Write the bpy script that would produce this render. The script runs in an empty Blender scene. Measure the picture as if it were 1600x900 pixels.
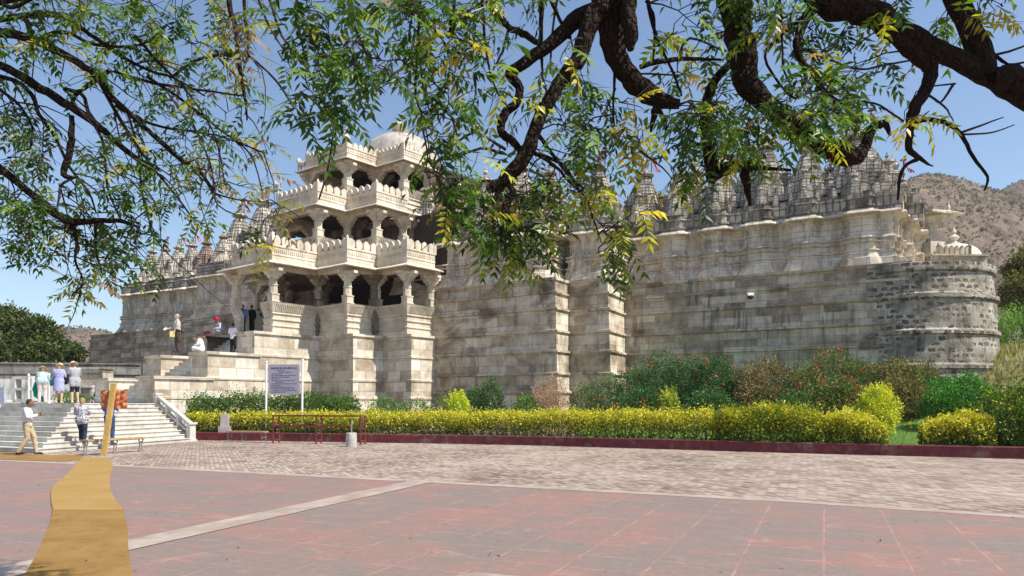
import bpy, bmesh, math, random
import numpy as np
from mathutils import Vector, Matrix
from math import sin, cos, pi, radians, sqrt, atan2
random.seed(7); rng = np.random.default_rng(7)
scn = bpy.context.scene
COL = scn.collection
F = 1150.0; HOR = 630.0; EYE = 1.6

# measurements taken off the photograph (1600x900) turned into metres in the world
def W(u, D, v=None, z=None):
    x = (u-800.0)/F*D
    if v is not None: z = EYE+(HOR-v)/F*D
    return (x, D, 0.0 if z is None else z)
def G(u, v, z=0.0):
    D = (EYE-z)*F/(v-HOR)
    return ((u-800.0)/F*D, D, z)

WP=set()   # things whose parts are modelled in world metres
def attach(o,parent):
    o.parent=parent
    if parent.name in WP: o.matrix_parent_inverse=Matrix.Translation(-parent.location)
# ------------------------------------------------------------------ mesh builder
class MB:
    def __init__(s): s.v=[]; s.f=[]; s.uv={}
    def add(s, vs, fs, uvs=None):
        o=len(s.v); s.v.extend([tuple(p) for p in vs])
        for i,f in enumerate(fs):
            if uvs is not None: s.uv[len(s.f)]=uvs[i]
            s.f.append(tuple(o+k for k in f))
        return s
    def box(s, c, d, rz=0.0, taper=1.0):
        cx,cy,cz=c; hx,hy,hz=d[0]/2,d[1]/2,d[2]/2; ca,sa=cos(rz),sin(rz); vs=[]
        for zz,t in ((-hz,1.0),(hz,taper)):
            for xx,yy in ((-hx,-hy),(hx,-hy),(hx,hy),(-hx,hy)):
                X,Y=xx*t,yy*t; vs.append((cx+X*ca-Y*sa, cy+X*sa+Y*ca, cz+zz))
        return s.add(vs,[(0,3,2,1),(4,5,6,7),(0,1,5,4),(1,2,6,5),(2,3,7,6),(3,0,4,7)])
    def prism(s, poly, z0, z1, inset=0.0):
        n=len(poly); vs=[(p[0],p[1],z0) for p in poly]+[(p[0],p[1],z1) for p in poly]
        fs=[tuple(range(n-1,-1,-1)), tuple(range(n,2*n))]+[(i,(i+1)%n,n+(i+1)%n,n+i) for i in range(n)]
        return s.add(vs,fs)
    def tube(s, pts, rad, n=8, caps=True, bump=0.0):
        pts=[Vector(p) for p in pts]
        if not hasattr(rad,'__len__'): rad=[rad]*len(pts)
        vs=[]; fs=[]; up=Vector((0.123,0.31,0.94)).normalized()
        t0=(pts[1]-pts[0]).normalized(); a=t0.cross(up)
        if a.length<1e-3: a=t0.cross(Vector((1,0,0)))
        a.normalize()
        for i,p in enumerate(pts):
            if i==0: t=pts[1]-pts[0]
            elif i==len(pts)-1: t=pts[-1]-pts[-2]
            else: t=(pts[i+1]-pts[i]).normalized()+(pts[i]-pts[i-1]).normalized()
            if t.length<1e-6: t=t0
            t=t.normalized(); a=(a-t*a.dot(t))
            if a.length<1e-5: a=t.orthogonal()
            a.normalize(); b=t.cross(a)
            for k in range(n):
                an=2*pi*k/n; r=rad[i]*(1+(random.uniform(-bump,bump) if bump else 0))
                vs.append(p+a*cos(an)*r+b*sin(an)*r)
        for i in range(len(pts)-1):
            for k in range(n):
                k2=(k+1)%n; fs.append((i*n+k,i*n+k2,(i+1)*n+k2,(i+1)*n+k))
        if caps:
            fs.append(tuple(range(n-1,-1,-1))); m=(len(pts)-1)*n; fs.append(tuple(range(m,m+n)))
        return s.add(vs,fs)
    def lathe(s, c, prof, n=16, rz=0.0, rib=0.0, plan=None):
        vs=[];fs=[]
        for r,z in prof:
            for k in range(n):
                an=2*pi*k/n+rz; rr=r*(1+rib*(1 if k%2 else -1))
                vs.append((c[0]+rr*cos(an),c[1]+rr*sin(an),c[2]+z))
        for i in range(len(prof)-1):
            for k in range(n):
                k2=(k+1)%n; fs.append((i*n+k,i*n+k2,(i+1)*n+k2,(i+1)*n+k))
        fs.append(tuple(range(n-1,-1,-1))); m=(len(prof)-1)*n; fs.append(tuple(range(m,m+n)))
        return s.add(vs,fs)
    def loft(s, rings, caps=True):
        n=len(rings[0]); vs=[p for r in rings for p in r]; fs=[]
        for i in range(len(rings)-1):
            for k in range(n):
                k2=(k+1)%n; fs.append((i*n+k,i*n+k2,(i+1)*n+k2,(i+1)*n+k))
        if caps:
            fs.append(tuple(range(n-1,-1,-1))); m=(len(rings)-1)*n; fs.append(tuple(range(m,m+n)))
        return s.add(vs,fs)
    def build(s, name, mat, parent=None, smooth=False):
        me=bpy.data.meshes.new(name); me.from_pydata(s.v,[],s.f); me.update()
        uvl=me.uv_layers.new(name='UVMap'); arr=np.zeros((len(me.loops),2),dtype=np.float32)
        V=s.v
        for pi_,p in enumerate(me.polygons):
            e=s.uv.get(pi_)
            if e is not None:
                for k,li in enumerate(p.loop_indices): arr[li]=e[k]
                continue
            nx,ny,nz=p.normal
            if abs(nz)>0.75:
                for li in p.loop_indices:
                    q=V[me.loops[li].vertex_index]; arr[li]=(q[0]*.87-q[1]*.5,q[0]*.5+q[1]*.87)
            else:
                l=sqrt(nx*nx+ny*ny); tx,ty=-ny/l,nx/l
                for li in p.loop_indices:
                    q=V[me.loops[li].vertex_index]; arr[li]=(q[0]*tx+q[1]*ty,q[2])
        uvl.data.foreach_set('uv',arr.ravel())
        if smooth: me.polygons.foreach_set('use_smooth',[True]*len(me.polygons))
        if mat: me.materials.append(mat)
        o=bpy.data.objects.new(name,me); COL.objects.link(o)
        if parent is not None: attach(o,parent)
        return o

def thing(name,label,cat,loc=(0,0,0),rz=0.0,group=None):
    o=bpy.data.objects.new(name,None); COL.objects.link(o); o.location=loc; o.rotation_euler=(0,0,rz)
    o.empty_display_size=.3; return tag(o,label,cat,group)
def tag(o,label,cat,group=None,kind=None):
    if label: o['label']=label
    if cat: o['category']=cat
    if group: o['group']=group
    if kind: o['kind']=kind
    return o
def struct(o): o['kind']='structure'; return o
def dup(o,parent=None,loc=None,rz=None):
    c=o.copy(); COL.objects.link(c)
    if parent is not None: c.parent=parent
    if loc is not None: c.location=loc
    if rz is not None: c.rotation_euler=(0,0,rz)
    for ch in list(o.children): dup(ch,c)
    return c

def offset_path(path, d, closed=False):
    n=len(path); out=[]
    for i in range(n):
        p=Vector(path[i][:2])
        a=Vector(path[i-1][:2]) if (i>0 or closed) else None
        b=Vector(path[(i+1)%n][:2]) if (i<n-1 or closed) else None
        ns=[]
        if a is not None and (p-a).length>1e-6: t=(p-a).normalized(); ns.append(Vector((t.y,-t.x)))
        if b is not None and (b-p).length>1e-6: t=(b-p).normalized(); ns.append(Vector((t.y,-t.x)))
        if len(ns)==1: m=ns[0]; q=p+m*d
        else:
            m=(ns[0]+ns[1]); 
            if m.length<1e-4: q=p+ns[0]*d
            else:
                m.normalize(); q=p+m*(d/max(.35,m.dot(ns[0])))
        out.append((q.x,q.y))
    return out
def sweep(mb, path, prof, closed_prof=False, closed=False, top=None):
    """prof: (out,z) listed from the bottom up; outward is to the right of the path"""
    rings=[[ (q[0],q[1],z) for q in offset_path(path,o,closed)] for o,z in prof]
    n=len(path); vs=[p for r in rings for p in r]; fs=[]; m=len(rings)
    for i in range(m if closed_prof else m-1):
        j=(i+1)%m
        for k in range(n if closed else n-1):
            k2=(k+1)%n; fs.append((i*n+k,i*n+k2,j*n+k2,j*n+k))
    if closed_prof and not closed:
        fs.append(tuple(i*n for i in range(m))); fs.append(tuple(i*n+n-1 for i in range(m-1,-1,-1)))
    mb.add(vs,fs)
    if top is not None:
        ring=rings[-1]; mb.add(list(ring)+[(p[0],p[1],ring[0][2]) for p in top],[tuple(range(len(ring)+len(top)))])
    return mb
def subdiv_path(path, step):
    out=[]
    for a,b in zip(path[:-1],path[1:]):
        a=Vector(a[:2]);b=Vector(b[:2]);n=max(1,int((b-a).length/step))
        for i in range(n): out.append(tuple(a.lerp(b,i/n)))
    out.append(tuple(path[-1][:2])); return out

# ------------------------------------------------------------------ node helpers
class NT:
    def __init__(s,name):
        s.m=bpy.data.materials.new(name); s.m.use_nodes=True; s.t=s.m.node_tree; s.n=s.t.nodes; s.l=s.t.links
        s.b=s.n['Principled BSDF']; s.out=s.n['Material Output']
    def new(s,t,**k):
        n=s.n.new(t)
        for a,b in k.items(): setattr(n,a,b)
        return n
    def put(s,sock,val):
        if isinstance(val,bpy.types.NodeSocket): s.l.new(val,sock)
        else:
            if isinstance(val,(tuple,list)) and len(val)==3 and sock.type=='RGBA': val=(*val,1)
            sock.default_value=val
    def pos(s,scale=(1,1,1)):
        g=s.new('ShaderNodeNewGeometry'); m=s.new('ShaderNodeMapping'); s.l.new(g.outputs['Position'],m.inputs['Vector']); m.inputs['Scale'].default_value=scale
        return m.outputs[0]
    def uv(s):
        return s.new('ShaderNodeUVMap').outputs[0]
    def noise(s,vec,scale,detail=4,rough=.55,dist=0.0):
        n=s.new('ShaderNodeTexNoise'); s.l.new(vec,n.inputs['Vector']); n.inputs['Scale'].default_value=scale; n.inputs['Detail'].default_value=detail
        n.inputs['Roughness'].default_value=rough; n.inputs['Distortion'].default_value=dist; return n.outputs['Fac']
    def ramp(s,fac,stops,interp='LINEAR'):
        r=s.new('ShaderNodeValToRGB'); s.put(r.inputs[0],fac); cr=r.color_ramp; cr.interpolation=interp
        while len(cr.elements)<len(stops): cr.elements.new(.5)
        for e,(p,c) in zip(cr.elements,stops):
            e.position=p; e.color=(*c,1) if len(c)==3 else c
        return r.outputs[0]
    def mix(s,fac,a,b,mode='MIX'):
        m=s.new('ShaderNodeMix',data_type='RGBA',blend_type=mode); s.put(m.inputs[0],fac); s.put(m.inputs[6],a); s.put(m.inputs[7],b); return m.outputs[2]
    def math(s,op,a,b=0.0,clamp=False):
        m=s.new('ShaderNodeMath',operation=op,use_clamp=clamp); s.put(m.inputs[0],a); s.put(m.inputs[1],b); return m.outputs[0]
    def rng(s,v,a,b,c=0.0,d=1.0):
        m=s.new('ShaderNodeMapRange'); s.put(m.inputs[0],v)
        for i,x in enumerate((a,b,c,d)): m.inputs[1+i].default_value=x
        return m.outputs[0]
    def bump(s,h,strength,dist=.02):
        b=s.new('ShaderNodeBump'); s.put(b.inputs['Height'],h); b.inputs['Strength'].default_value=strength; b.inputs['Distance'].default_value=dist
        s.l.new(b.outputs[0],s.b.inputs['Normal'])
    def done(s,col,rough=.85,spec=.3):
        s.put(s.b.inputs['Base Color'],col); s.put(s.b.inputs['Roughness'],rough); s.b.inputs['Specular IOR Level'].default_value=spec; return s.m

def simple(name,col,rough=.6,metal=0.0,var=.18,scale=6.0,spec=.3):
    t=NT(name); n=t.noise(t.pos(),scale,5)
    c=t.mix(t.rng(n,.3,.7),tuple(x*(1-var) for x in col),tuple(min(1,x*(1+var)) for x in col))
    t.b.inputs['Metallic'].default_value=metal; t.bump(n,.2,.01)
    return t.done(c,rough,spec)

def stone(name,dark,mid,light,bw=.9,bh=.45,mortar=.012,mort_amt=.6,stain=(.5,.62),staincol=(.06,.055,.05),stain_amt=.7,streak=0.4,streakcol=(.05,.05,.05),brickvar=.5,bump=.5,streakscale=(3.2,3.2,.22),brown=0.0,topclean=False):
    t=NT(name); P=t.pos(); uv=t.uv()
    # distorted block pattern
    nz=t.noise(P,2.3,3); 
    br=t.new('ShaderNodeTexBrick'); t.l.new(uv,br.inputs['Vector']); br.offset=.5; br.squash=1.35; br.squash_frequency=3
    br.inputs['Color1'].default_value=(0,0,0,1); br.inputs['Color2'].default_value=(1,1,1,1); br.inputs['Mortar'].default_value=(.5,.5,.5,1)
    br.inputs['Scale'].default_value=1; br.inputs['Mortar Size'].default_value=mortar; br.inputs['Mortar Smooth'].default_value=.3
    br.inputs['Brick Width'].default_value=bw; br.inputs['Row Height'].default_value=bh
    n1=t.noise(P,1.1,8,.65); n2=t.noise(P,9,6,.7)
    f=t.math('ADD',t.math('MULTIPLY',n1,.65),t.math('MULTIPLY',n2,.35))
    f=t.math('ADD',f,t.math('MULTIPLY',t.math('SUBTRACT',br.outputs['Color'],.5),brickvar*.42))
    c=t.ramp(f,[(.28,dark),(.48,mid),(.66,light)])
    if brown>0:
        nb=t.noise(t.pos((1,1,1.3)),.55,5,.6,.6); c=t.mix(t.math('MULTIPLY',t.rng(nb,.52,.64),brown),c,t.mix(br.outputs['Color'],(.13,.085,.05),(.27,.18,.11)),'MIX')
    n5=t.noise(P,4.5,8,.75); c=t.mix(t.rng(n5,.5,.66,0,.55),c,t.mix(.5,c,(.07,.055,.04)))
    c=t.mix(t.rng(t.noise(P,33,4,.8),.5,.7,0,.35),c,dark)
    # dark blotches
    ns=t.noise(t.pos((1.5,1.5,.45)),.9,9,.72,.4); c=t.mix(t.math('MULTIPLY',t.rng(ns,stain[0],stain[1]),stain_amt),c,staincol)
    # rain streaks
    n3=t.noise(t.pos(streakscale),1.6,6,.65); n4=t.noise(P,.45,3)
    sf=t.math('MULTIPLY',t.rng(n3,.5,.68),t.rng(n4,.35,.6)); c=t.mix(t.math('MULTIPLY',sf,streak),c,streakcol)
    c=t.mix(t.math('MULTIPLY',br.outputs['Fac'],mort_amt),c,tuple(x*.22 for x in mid))
    h=t.math('ADD',t.math('MULTIPLY',n2,.6),t.math('MULTIPLY',br.outputs['Fac'],-1.0))
    h=t.math('ADD',h,t.math('MULTIPLY',br.outputs['Color'],.25))
    t.bump(h,bump,.03)
    return t.done(c,.88,.2)

M={}
M['plinth']=stone('plinth_masonry',(.27,.205,.14),(.56,.46,.335),(.77,.69,.55),1.25,.5,.010,.55,stain_amt=.6,stain=(.54,.66),brown=.75,streak=.5,brickvar=.6)
M['plinth_far']=stone('grey_plinth_masonry',(.20,.155,.11),(.46,.385,.285),(.65,.575,.45),1.0,.36,.010,.5,stain_amt=.5,stain=(.52,.66),brown=.45,streak=.8,brickvar=.75)
M['block']=stone('pale_block_masonry',(.34,.265,.185),(.62,.54,.42),(.80,.73,.62),.95,.55,.012,.5,stain_amt=.3,stain=(.56,.7),brown=.35,streak=.2,brickvar=.7)
M['carved']=stone('carved_marble',(.30,.24,.17),(.60,.52,.41),(.78,.71,.60),.55,1.05,.014,.5,stain_amt=.4,stain=(.53,.66),streak=.65,brickvar=.5,streakscale=(2.2,2.2,.3),brown=.3)
M['spire']=stone('mossy_carved_stone',(.19,.16,.125),(.49,.435,.355),(.70,.645,.55),.30,.62,.028,.85,stain_amt=.6,stain=(.5,.64),staincol=(.03,.032,.036),streak=.85,streakcol=(.03,.03,.035),streakscale=(4,4,.35),brickvar=.7,bump=.8)
M['attic']=stone('black_streaked_stone',(.10,.09,.075),(.34,.30,.25),(.56,.52,.45),.34,.5,.02,.8,stain_amt=.7,stain=(.47,.62),staincol=(.05,.048,.045),streak=1.0,streakcol=(.02,.02,.023),streakscale=(5,5,.3),brickvar=.7,bump=.8)
M['spire_red']=stone('reddish_carved_stone',(.16,.10,.08),(.34,.23,.18),(.5,.38,.31),.22,.35,.02,.7,stain_amt=.5,stain=(.48,.62),streak=.8,streakcol=(.04,.035,.035),brickvar=.6,bump=.8)
M['cream']=stone('cream_marble',(.38,.305,.22),(.63,.55,.43),(.80,.73,.61),1.3,.6,.006,.35,stain_amt=.4,stain=(.53,.68),staincol=(.12,.10,.08),streak=.3,streakcol=(.14,.11,.08),brickvar=.25,bump=.3)
M['inner']=stone('painted_shade_marble',(.13,.10,.07),(.22,.175,.13),(.30,.25,.19),1.0,.5,.01,.5,stain_amt=.4,streak=.2,brickvar=.3)  # darker copy of the porch marble, interior shade put into its colour
M['step']=stone('step_stone',(.34,.31,.26),(.56,.53,.47),(.70,.67,.61),1.5,.6,.006,.5,stain_amt=.35,stain=(.54,.68),streak=.15,brickvar=.35,bump=.3,staincol=(.2,.18,.15))
M['dome']=stone('dome_plaster',(.24,.205,.17),(.42,.375,.32),(.56,.51,.44),30,30,.0,.0,stain_amt=.5,stain=(.52,.66),streak=.35,streakcol=(.16,.14,.12),brickvar=0,bump=.3)
M['bwall']=stone('boundary_plaster',(.34,.32,.29),(.62,.60,.56),(.78,.76,.72),30,30,0,0,stain_amt=.65,stain=(.5,.62),staincol=(.14,.13,.12),streak=.7,streakcol=(.07,.07,.065),brickvar=0,bump=.3)
M['coping']=stone('coping_stone',(.10,.095,.085),(.24,.225,.2),(.42,.40,.36),1.6,.6,.01,.6,stain_amt=.6,streak=.7,brickvar=.3)
def bastion_mat():
    t=NT('rubble_and_plaster'); P=t.pos(); uv=t.uv()
    mp=t.new('ShaderNodeMapping'); t.l.new(uv,mp.inputs['Vector']); nd=t.noise(P,3.0,3)
    w=t.new('ShaderNodeVectorMath',operation='ADD'); t.l.new(uv,w.inputs[0]); cmb=t.new('ShaderNodeCombineXYZ'); t.put(cmb.inputs[0],t.rng(nd,.3,.7,-.06,.06)); t.put(cmb.inputs[1],t.rng(t.noise(P,4.1,2),.3,.7,-.05,.05)); t.l.new(cmb.outputs[0],w.inputs[1])
    br=t.new('ShaderNodeTexBrick'); t.l.new(w.outputs[0],br.inputs['Vector']); br.inputs['Scale'].default_value=1
    br.inputs['Color1'].default_value=(0,0,0,1); br.inputs['Color2'].default_value=(1,1,1,1); br.inputs['Mortar'].default_value=(.5,.5,.5,1)
    br.inputs['Brick Width'].default_value=.40; br.inputs['Row Height'].default_value=.25; br.inputs['Mortar Size'].default_value=.075; br.inputs['Mortar Smooth'].default_value=.35
    n1=t.noise(P,1.4,8,.65); pl=t.ramp(n1,[(.33,(.15,.13,.10)),(.5,(.31,.275,.22)),(.68,(.52,.48,.40))])
    stc=t.ramp(t.noise(P,5,5),[(.35,(.09,.07,.055)),(.6,(.20,.155,.115)),(.75,(.30,.24,.18))])
    # only some of the stones show through the plaster
    vis=t.math('MULTIPLY',t.math('SUBTRACT',1.0,br.outputs['Fac']),t.rng(t.math('ADD',br.outputs['Color'],t.math('MULTIPLY',t.math('SUBTRACT',n1,.5),2.6)),.42,.6))
    c=t.mix(vis,pl,stc)
    ns=t.noise(t.pos((1.6,1.6,.4)),1.0,9,.75); c=t.mix(t.math('MULTIPLY',t.rng(ns,.52,.64),.7),c,(.035,.034,.032))
    t.bump(t.math('ADD',t.math('MULTIPLY',vis,-1.0),t.math('MULTIPLY',t.noise(P,12,5),.5)),.9,.05)
    return t.done(c,.9,.2)
M['bastion']=bastion_mat()

def paving_mat():
    t=NT('red_sandstone_slabs'); g=t.new('ShaderNodeNewGeometry'); m=t.new('ShaderNodeMapping'); t.l.new(g.outputs['Position'],m.inputs['Vector']); m.inputs['Rotation'].default_value=(0,0,radians(23))
    P=t.pos()
    br=t.new('ShaderNodeTexBrick'); t.l.new(m.outputs[0],br.inputs['Vector']); br.offset=0.0; br.inputs['Scale'].default_value=1
    br.inputs['Color1'].default_value=(0,0,0,1); br.inputs['Color2'].default_value=(1,1,1,1); br.inputs['Mortar'].default_value=(.5,.5,.5,1)
    br.inputs['Brick Width'].default_value=.78; br.inputs['Row Height'].default_value=.62; br.inputs['Mortar Size'].default_value=.014; br.inputs['Mortar Smooth'].default_value=.2
    br2=t.new('ShaderNodeTexBrick'); t.l.new(m.outputs[0],br2.inputs['Vector']); br2.offset=0.0; br2.inputs['Scale'].default_value=1
    br2.inputs['Brick Width'].default_value=.78; br2.inputs['Row Height'].default_value=.62; br2.inputs['Mortar Size'].default_value=.075; br2.inputs['Mortar Smooth'].default_value=.9
    n1=t.noise(t.pos((1,1.2,1)),.55,9,.66,.5); n2=t.noise(P,14,5,.7); n3=t.noise(P,1.7,8,.72,.8)
    f=t.math('ADD',n1,t.math('MULTIPLY',t.math('SUBTRACT',br.outputs['Color'],.5),.11))
    # red stone worn through a grey film
    red=t.mix(n2,(.235,.105,.082),(.375,.19,.15)); grey=t.mix(n2,(.15,.115,.10),(.25,.195,.165))
    n6=t.noise(t.pos((1,1,1)),5.5,9,.78,1.2); grey=t.mix(t.rng(n6,.5,.68,0,.5),grey,(.28,.205,.17)); red=t.mix(t.rng(n6,.4,.55,.35,0),red,(.24,.145,.12))
    fr=t.math('ADD',t.rng(f,.44,.62),t.math('MULTIPLY',br2.outputs['Fac'],t.rng(n3,.45,.62,0,.8)),True)
    fr=t.math('MULTIPLY',fr,t.rng(n3,.3,.6,.1,.85))
    c=t.mix(fr,grey,red)
    c=t.mix(t.rng(n3,.58,.72,0,.5),c,(.40,.32,.27))
    jn=t.noise(P,2.7,3); c=t.mix(t.math('MULTIPLY',br.outputs['Fac'],t.rng(jn,.45,.65,.05,.4)),c,t.mix(t.noise(P,.8,2),(.40,.23,.19),(.50,.39,.33)))
    sp=t.noise(P,55,2); c=t.mix(t.rng(sp,.72,.78,0,.35),c,(.08,.06,.05))
    t.bump(t.math('SUBTRACT',t.math('MULTIPLY',n2,.5),br.outputs['Fac']),.35,.01)
    return t.done(c,t.rng(n1,.3,.7,.6,.85),.3)
def smallbrick_mat():
    t=NT('worn_brick_paving'); g=t.new('ShaderNodeNewGeometry'); m=t.new('ShaderNodeMapping'); t.l.new(g.outputs['Position'],m.inputs['Vector']); m.inputs['Rotation'].default_value=(0,0,radians(67))
    P=t.pos()
    br=t.new('ShaderNodeTexBrick'); t.l.new(m.outputs[0],br.inputs['Vector']); br.offset=.5; br.inputs['Scale'].default_value=1
    br.inputs['Color1'].default_value=(0,0,0,1); br.inputs['Color2'].default_value=(1,1,1,1); br.inputs['Mortar'].default_value=(.3,.3,.3,1)
    br.inputs['Brick Width'].default_value=.24; br.inputs['Row Height'].default_value=.12; br.inputs['Mortar Size'].default_value=.014; br.inputs['Mortar Smooth'].default_value=.3
    n1=t.noise(P,.35,7,.65,.4); n2=t.noise(P,20,4,.7); n3=t.noise(P,1.1,6,.7)
    f=t.math('ADD',t.math('MULTIPLY',n1,.6),t.math('MULTIPLY',n3,.4)); f=t.math('ADD',f,t.math('MULTIPLY',t.math('SUBTRACT',br.outputs['Color'],.5),.3))
    c=t.ramp(f,[(.3,(.15,.11,.088)),(.45,(.27,.205,.16)),(.58,(.37,.295,.24)),(.75,(.47,.40,.335))])
    c=t.mix(t.rng(n3,.55,.68,0,.45),c,(.42,.24,.19))
    c=t.mix(t.math('MULTIPLY',br.outputs['Fac'],t.rng(n1,.35,.6,.6,.25)),c,(.22,.165,.13))
    t.bump(t.math('SUBTRACT',t.math('MULTIPLY',n2,.4),br.outputs['Fac']),.7,.02)
    return t.done(c,.88,.2)
M['slabs']=paving_mat(); M['bricks']=smallbrick_mat()
def lightband():
    t=NT('pale_concrete_band'); P=t.pos(); n=t.noise(P,1.3,8,.7,.5); c=t.ramp(n,[(.3,(.24,.175,.145)),(.5,(.34,.27,.225)),(.7,(.43,.365,.31))]); t.bump(t.noise(P,20,4),.3,.01); return t.done(c,.85,.25)
M['band']=lightband()
def ground_mat(name,a,b,c,s=.5):
    t=NT(name); P=t.pos(); n=t.noise(P,s,9,.7); n2=t.noise(P,25,4,.7); col=t.ramp(t.math('ADD',t.math('MULTIPLY',n,.7),t.math('MULTIPLY',n2,.3)),[(.35,a),(.5,b),(.65,c)]); t.bump(n2,.6,.03); return t.done(col,.95,.1)
M['soil']=ground_mat('garden_soil',(.10,.075,.05),(.18,.135,.09),(.26,.21,.14))
M['lawn']=ground_mat('lawn_grass',(.06,.12,.025),(.10,.18,.035),(.17,.24,.06),1.2)
M['dry']=ground_mat('dry_grass_earth',(.13,.13,.05),(.24,.21,.10),(.34,.28,.16),.6)
M['land']=ground_mat('dusty_land',(.16,.12,.08),(.25,.19,.13),(.33,.27,.19),.05)
def hill_mat():
    t=NT('scrub_hillside'); P=t.pos(); n=t.noise(P,.022,10,.68,.3); n2=t.noise(P,.16,7,.75); f=t.math('ADD',t.math('MULTIPLY',n,.55),t.math('MULTIPLY',n2,.45))
    c=t.ramp(f,[(.36,(.07,.065,.04)),(.46,(.17,.13,.095)),(.55,(.28,.205,.15)),(.66,(.40,.30,.21))]); t.bump(n2,1.0,4.0); return t.done(c,.95,.1)
M['hill']=hill_mat()
def redpaint():
    t=NT('dark_red_painted_kerb'); P=t.pos(); n=t.noise(P,3,7,.7); c=t.ramp(n,[(.3,(.085,.02,.022)),(.55,(.17,.035,.04)),(.75,(.26,.09,.085))]); c=t.mix(t.rng(t.noise(P,1.6,9,.75),.54,.64,0,.75),c,(.22,.15,.125)); c=t.mix(t.rng(t.noise(t.pos((1,1,.5)),5,6,.7),.55,.66,0,.6),c,(.05,.03,.028)); t.bump(n,.3,.01); return t.done(c,.7,.3)
M['kerb']=redpaint()
def coir():
    t=NT('coir_matting'); P=t.pos(); n=t.noise(P,60,3,.8); n2=t.noise(P,1.2,6,.6)
    wv=t.new('ShaderNodeTexWave'); t.l.new(t.pos((1,1,1)),wv.inputs['Vector']); wv.inputs['Scale'].default_value=9; wv.bands_direction='Y'; wv.inputs['Distortion'].default_value=.6
    c=t.mix(n,(.13,.07,.02),(.36,.21,.065)); c=t.mix(t.rng(n2,.4,.6,0,.5),c,(.34,.21,.08)); c=t.mix(t.rng(t.noise(P,4,8,.75,1.0),.52,.68,0,.6),c,(.14,.085,.035)); t.bump(t.math('ADD',n,t.math('MULTIPLY',wv.outputs['Fac'],.5)),.8,.01); return t.done(c,.95,.1)
M['coir']=coir()
def coir2():
    t=NT('paler_coir_matting'); P=t.pos(); n=t.noise(P,60,3,.8); n2=t.noise(P,1.0,6,.6); c=t.mix(n,(.20,.12,.035),(.44,.28,.095)); c=t.mix(t.rng(n2,.4,.65,0,.3),c,(.44,.30,.13)); c=t.mix(t.rng(t.noise(P,4,8,.75,1.0),.54,.7,0,.5),c,(.18,.115,.05)); t.bump(n,.8,.01); return t.done(c,.95,.1)
M['coir2']=coir2()
def bark(name,a,b,s=1.0):
    t=NT(name); P=t.pos(); v=t.new('ShaderNodeTexVoronoi',feature='DISTANCE_TO_EDGE'); t.l.new(t.pos((14*s,14*s,9*s)),v.inputs['Vector']); v.inputs['Scale'].default_value=2.2
    n=t.noise(P,25*s,6,.7); c=t.mix(t.rng(n,.3,.7),a,b); t.bump(t.math('ADD',t.rng(v.outputs['Distance'],0,.25),t.math('MULTIPLY',n,.7)),1.0,.02); return t.done(c,.9,.15)
M['bark']=bark('neem_bark',(.016,.010,.007),(.045,.028,.020)); M['bark2']=bark('grey_twig_bark',(.035,.024,.018),(.085,.062,.046),.6)
def leafmat(name,rough=.45,trans=.38,spec=.35):
    t=NT(name); a=t.new('ShaderNodeAttribute',attribute_name='tint'); c=a.outputs['Color']
    t.put(t.b.inputs['Base Color'],c); t.b.inputs['Roughness'].default_value=rough; t.b.inputs['Specular IOR Level'].default_value=spec
    tr=t.new('ShaderNodeBsdfTranslucent'); t.l.new(t.mix(1.0,c,(1.25,1.3,.55),'MULTIPLY'),tr.inputs['Color'])
    mx=t.new('ShaderNodeMixShader'); mx.inputs[0].default_value=trans; t.l.new(t.b.outputs[0],mx.inputs[1]); t.l.new(tr.outputs[0],mx.inputs[2]); t.l.new(mx.outputs[0],t.out.inputs['Surface']); return t.m
M['leaf']=leafmat('neem_leaf',.42,.45,.4); M['shrubleaf']=leafmat('shrub_leaf',.55,.25,.25); M['hedgeleaf']=leafmat('golden_hedge_leaf',.5,.3,.3)
def cmesh(name,V,Fc,tint,mat,parent=None,smooth=False):
    me=bpy.data.meshes.new(name); k=Fc.shape[1]; nf=len(Fc)
    me.vertices.add(len(V)); me.vertices.foreach_set('co',np.asarray(V,dtype=np.float32).ravel())
    me.loops.add(nf*k); me.loops.foreach_set('vertex_index',np.asarray(Fc,dtype=np.int32).ravel())
    me.polygons.add(nf); me.polygons.foreach_set('loop_start',np.arange(0,nf*k,k,dtype=np.int32)); me.polygons.foreach_set('loop_total',np.full(nf,k,dtype=np.int32))
    at=me.attributes.new('tint','FLOAT_COLOR','POINT'); c=np.ones((len(V),4),dtype=np.float32); c[:,:3]=tint; at.data.foreach_set('color',c.ravel())
    me.update(calc_edges=True); me.validate(); me.materials.append(mat)
    o=bpy.data.objects.new(name,me); COL.objects.link(o)
    if parent is not None: attach(o,parent)
    return o
SUN=5.0; SKY=0.115; EXPO=0.52; DUST=0.5
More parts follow.
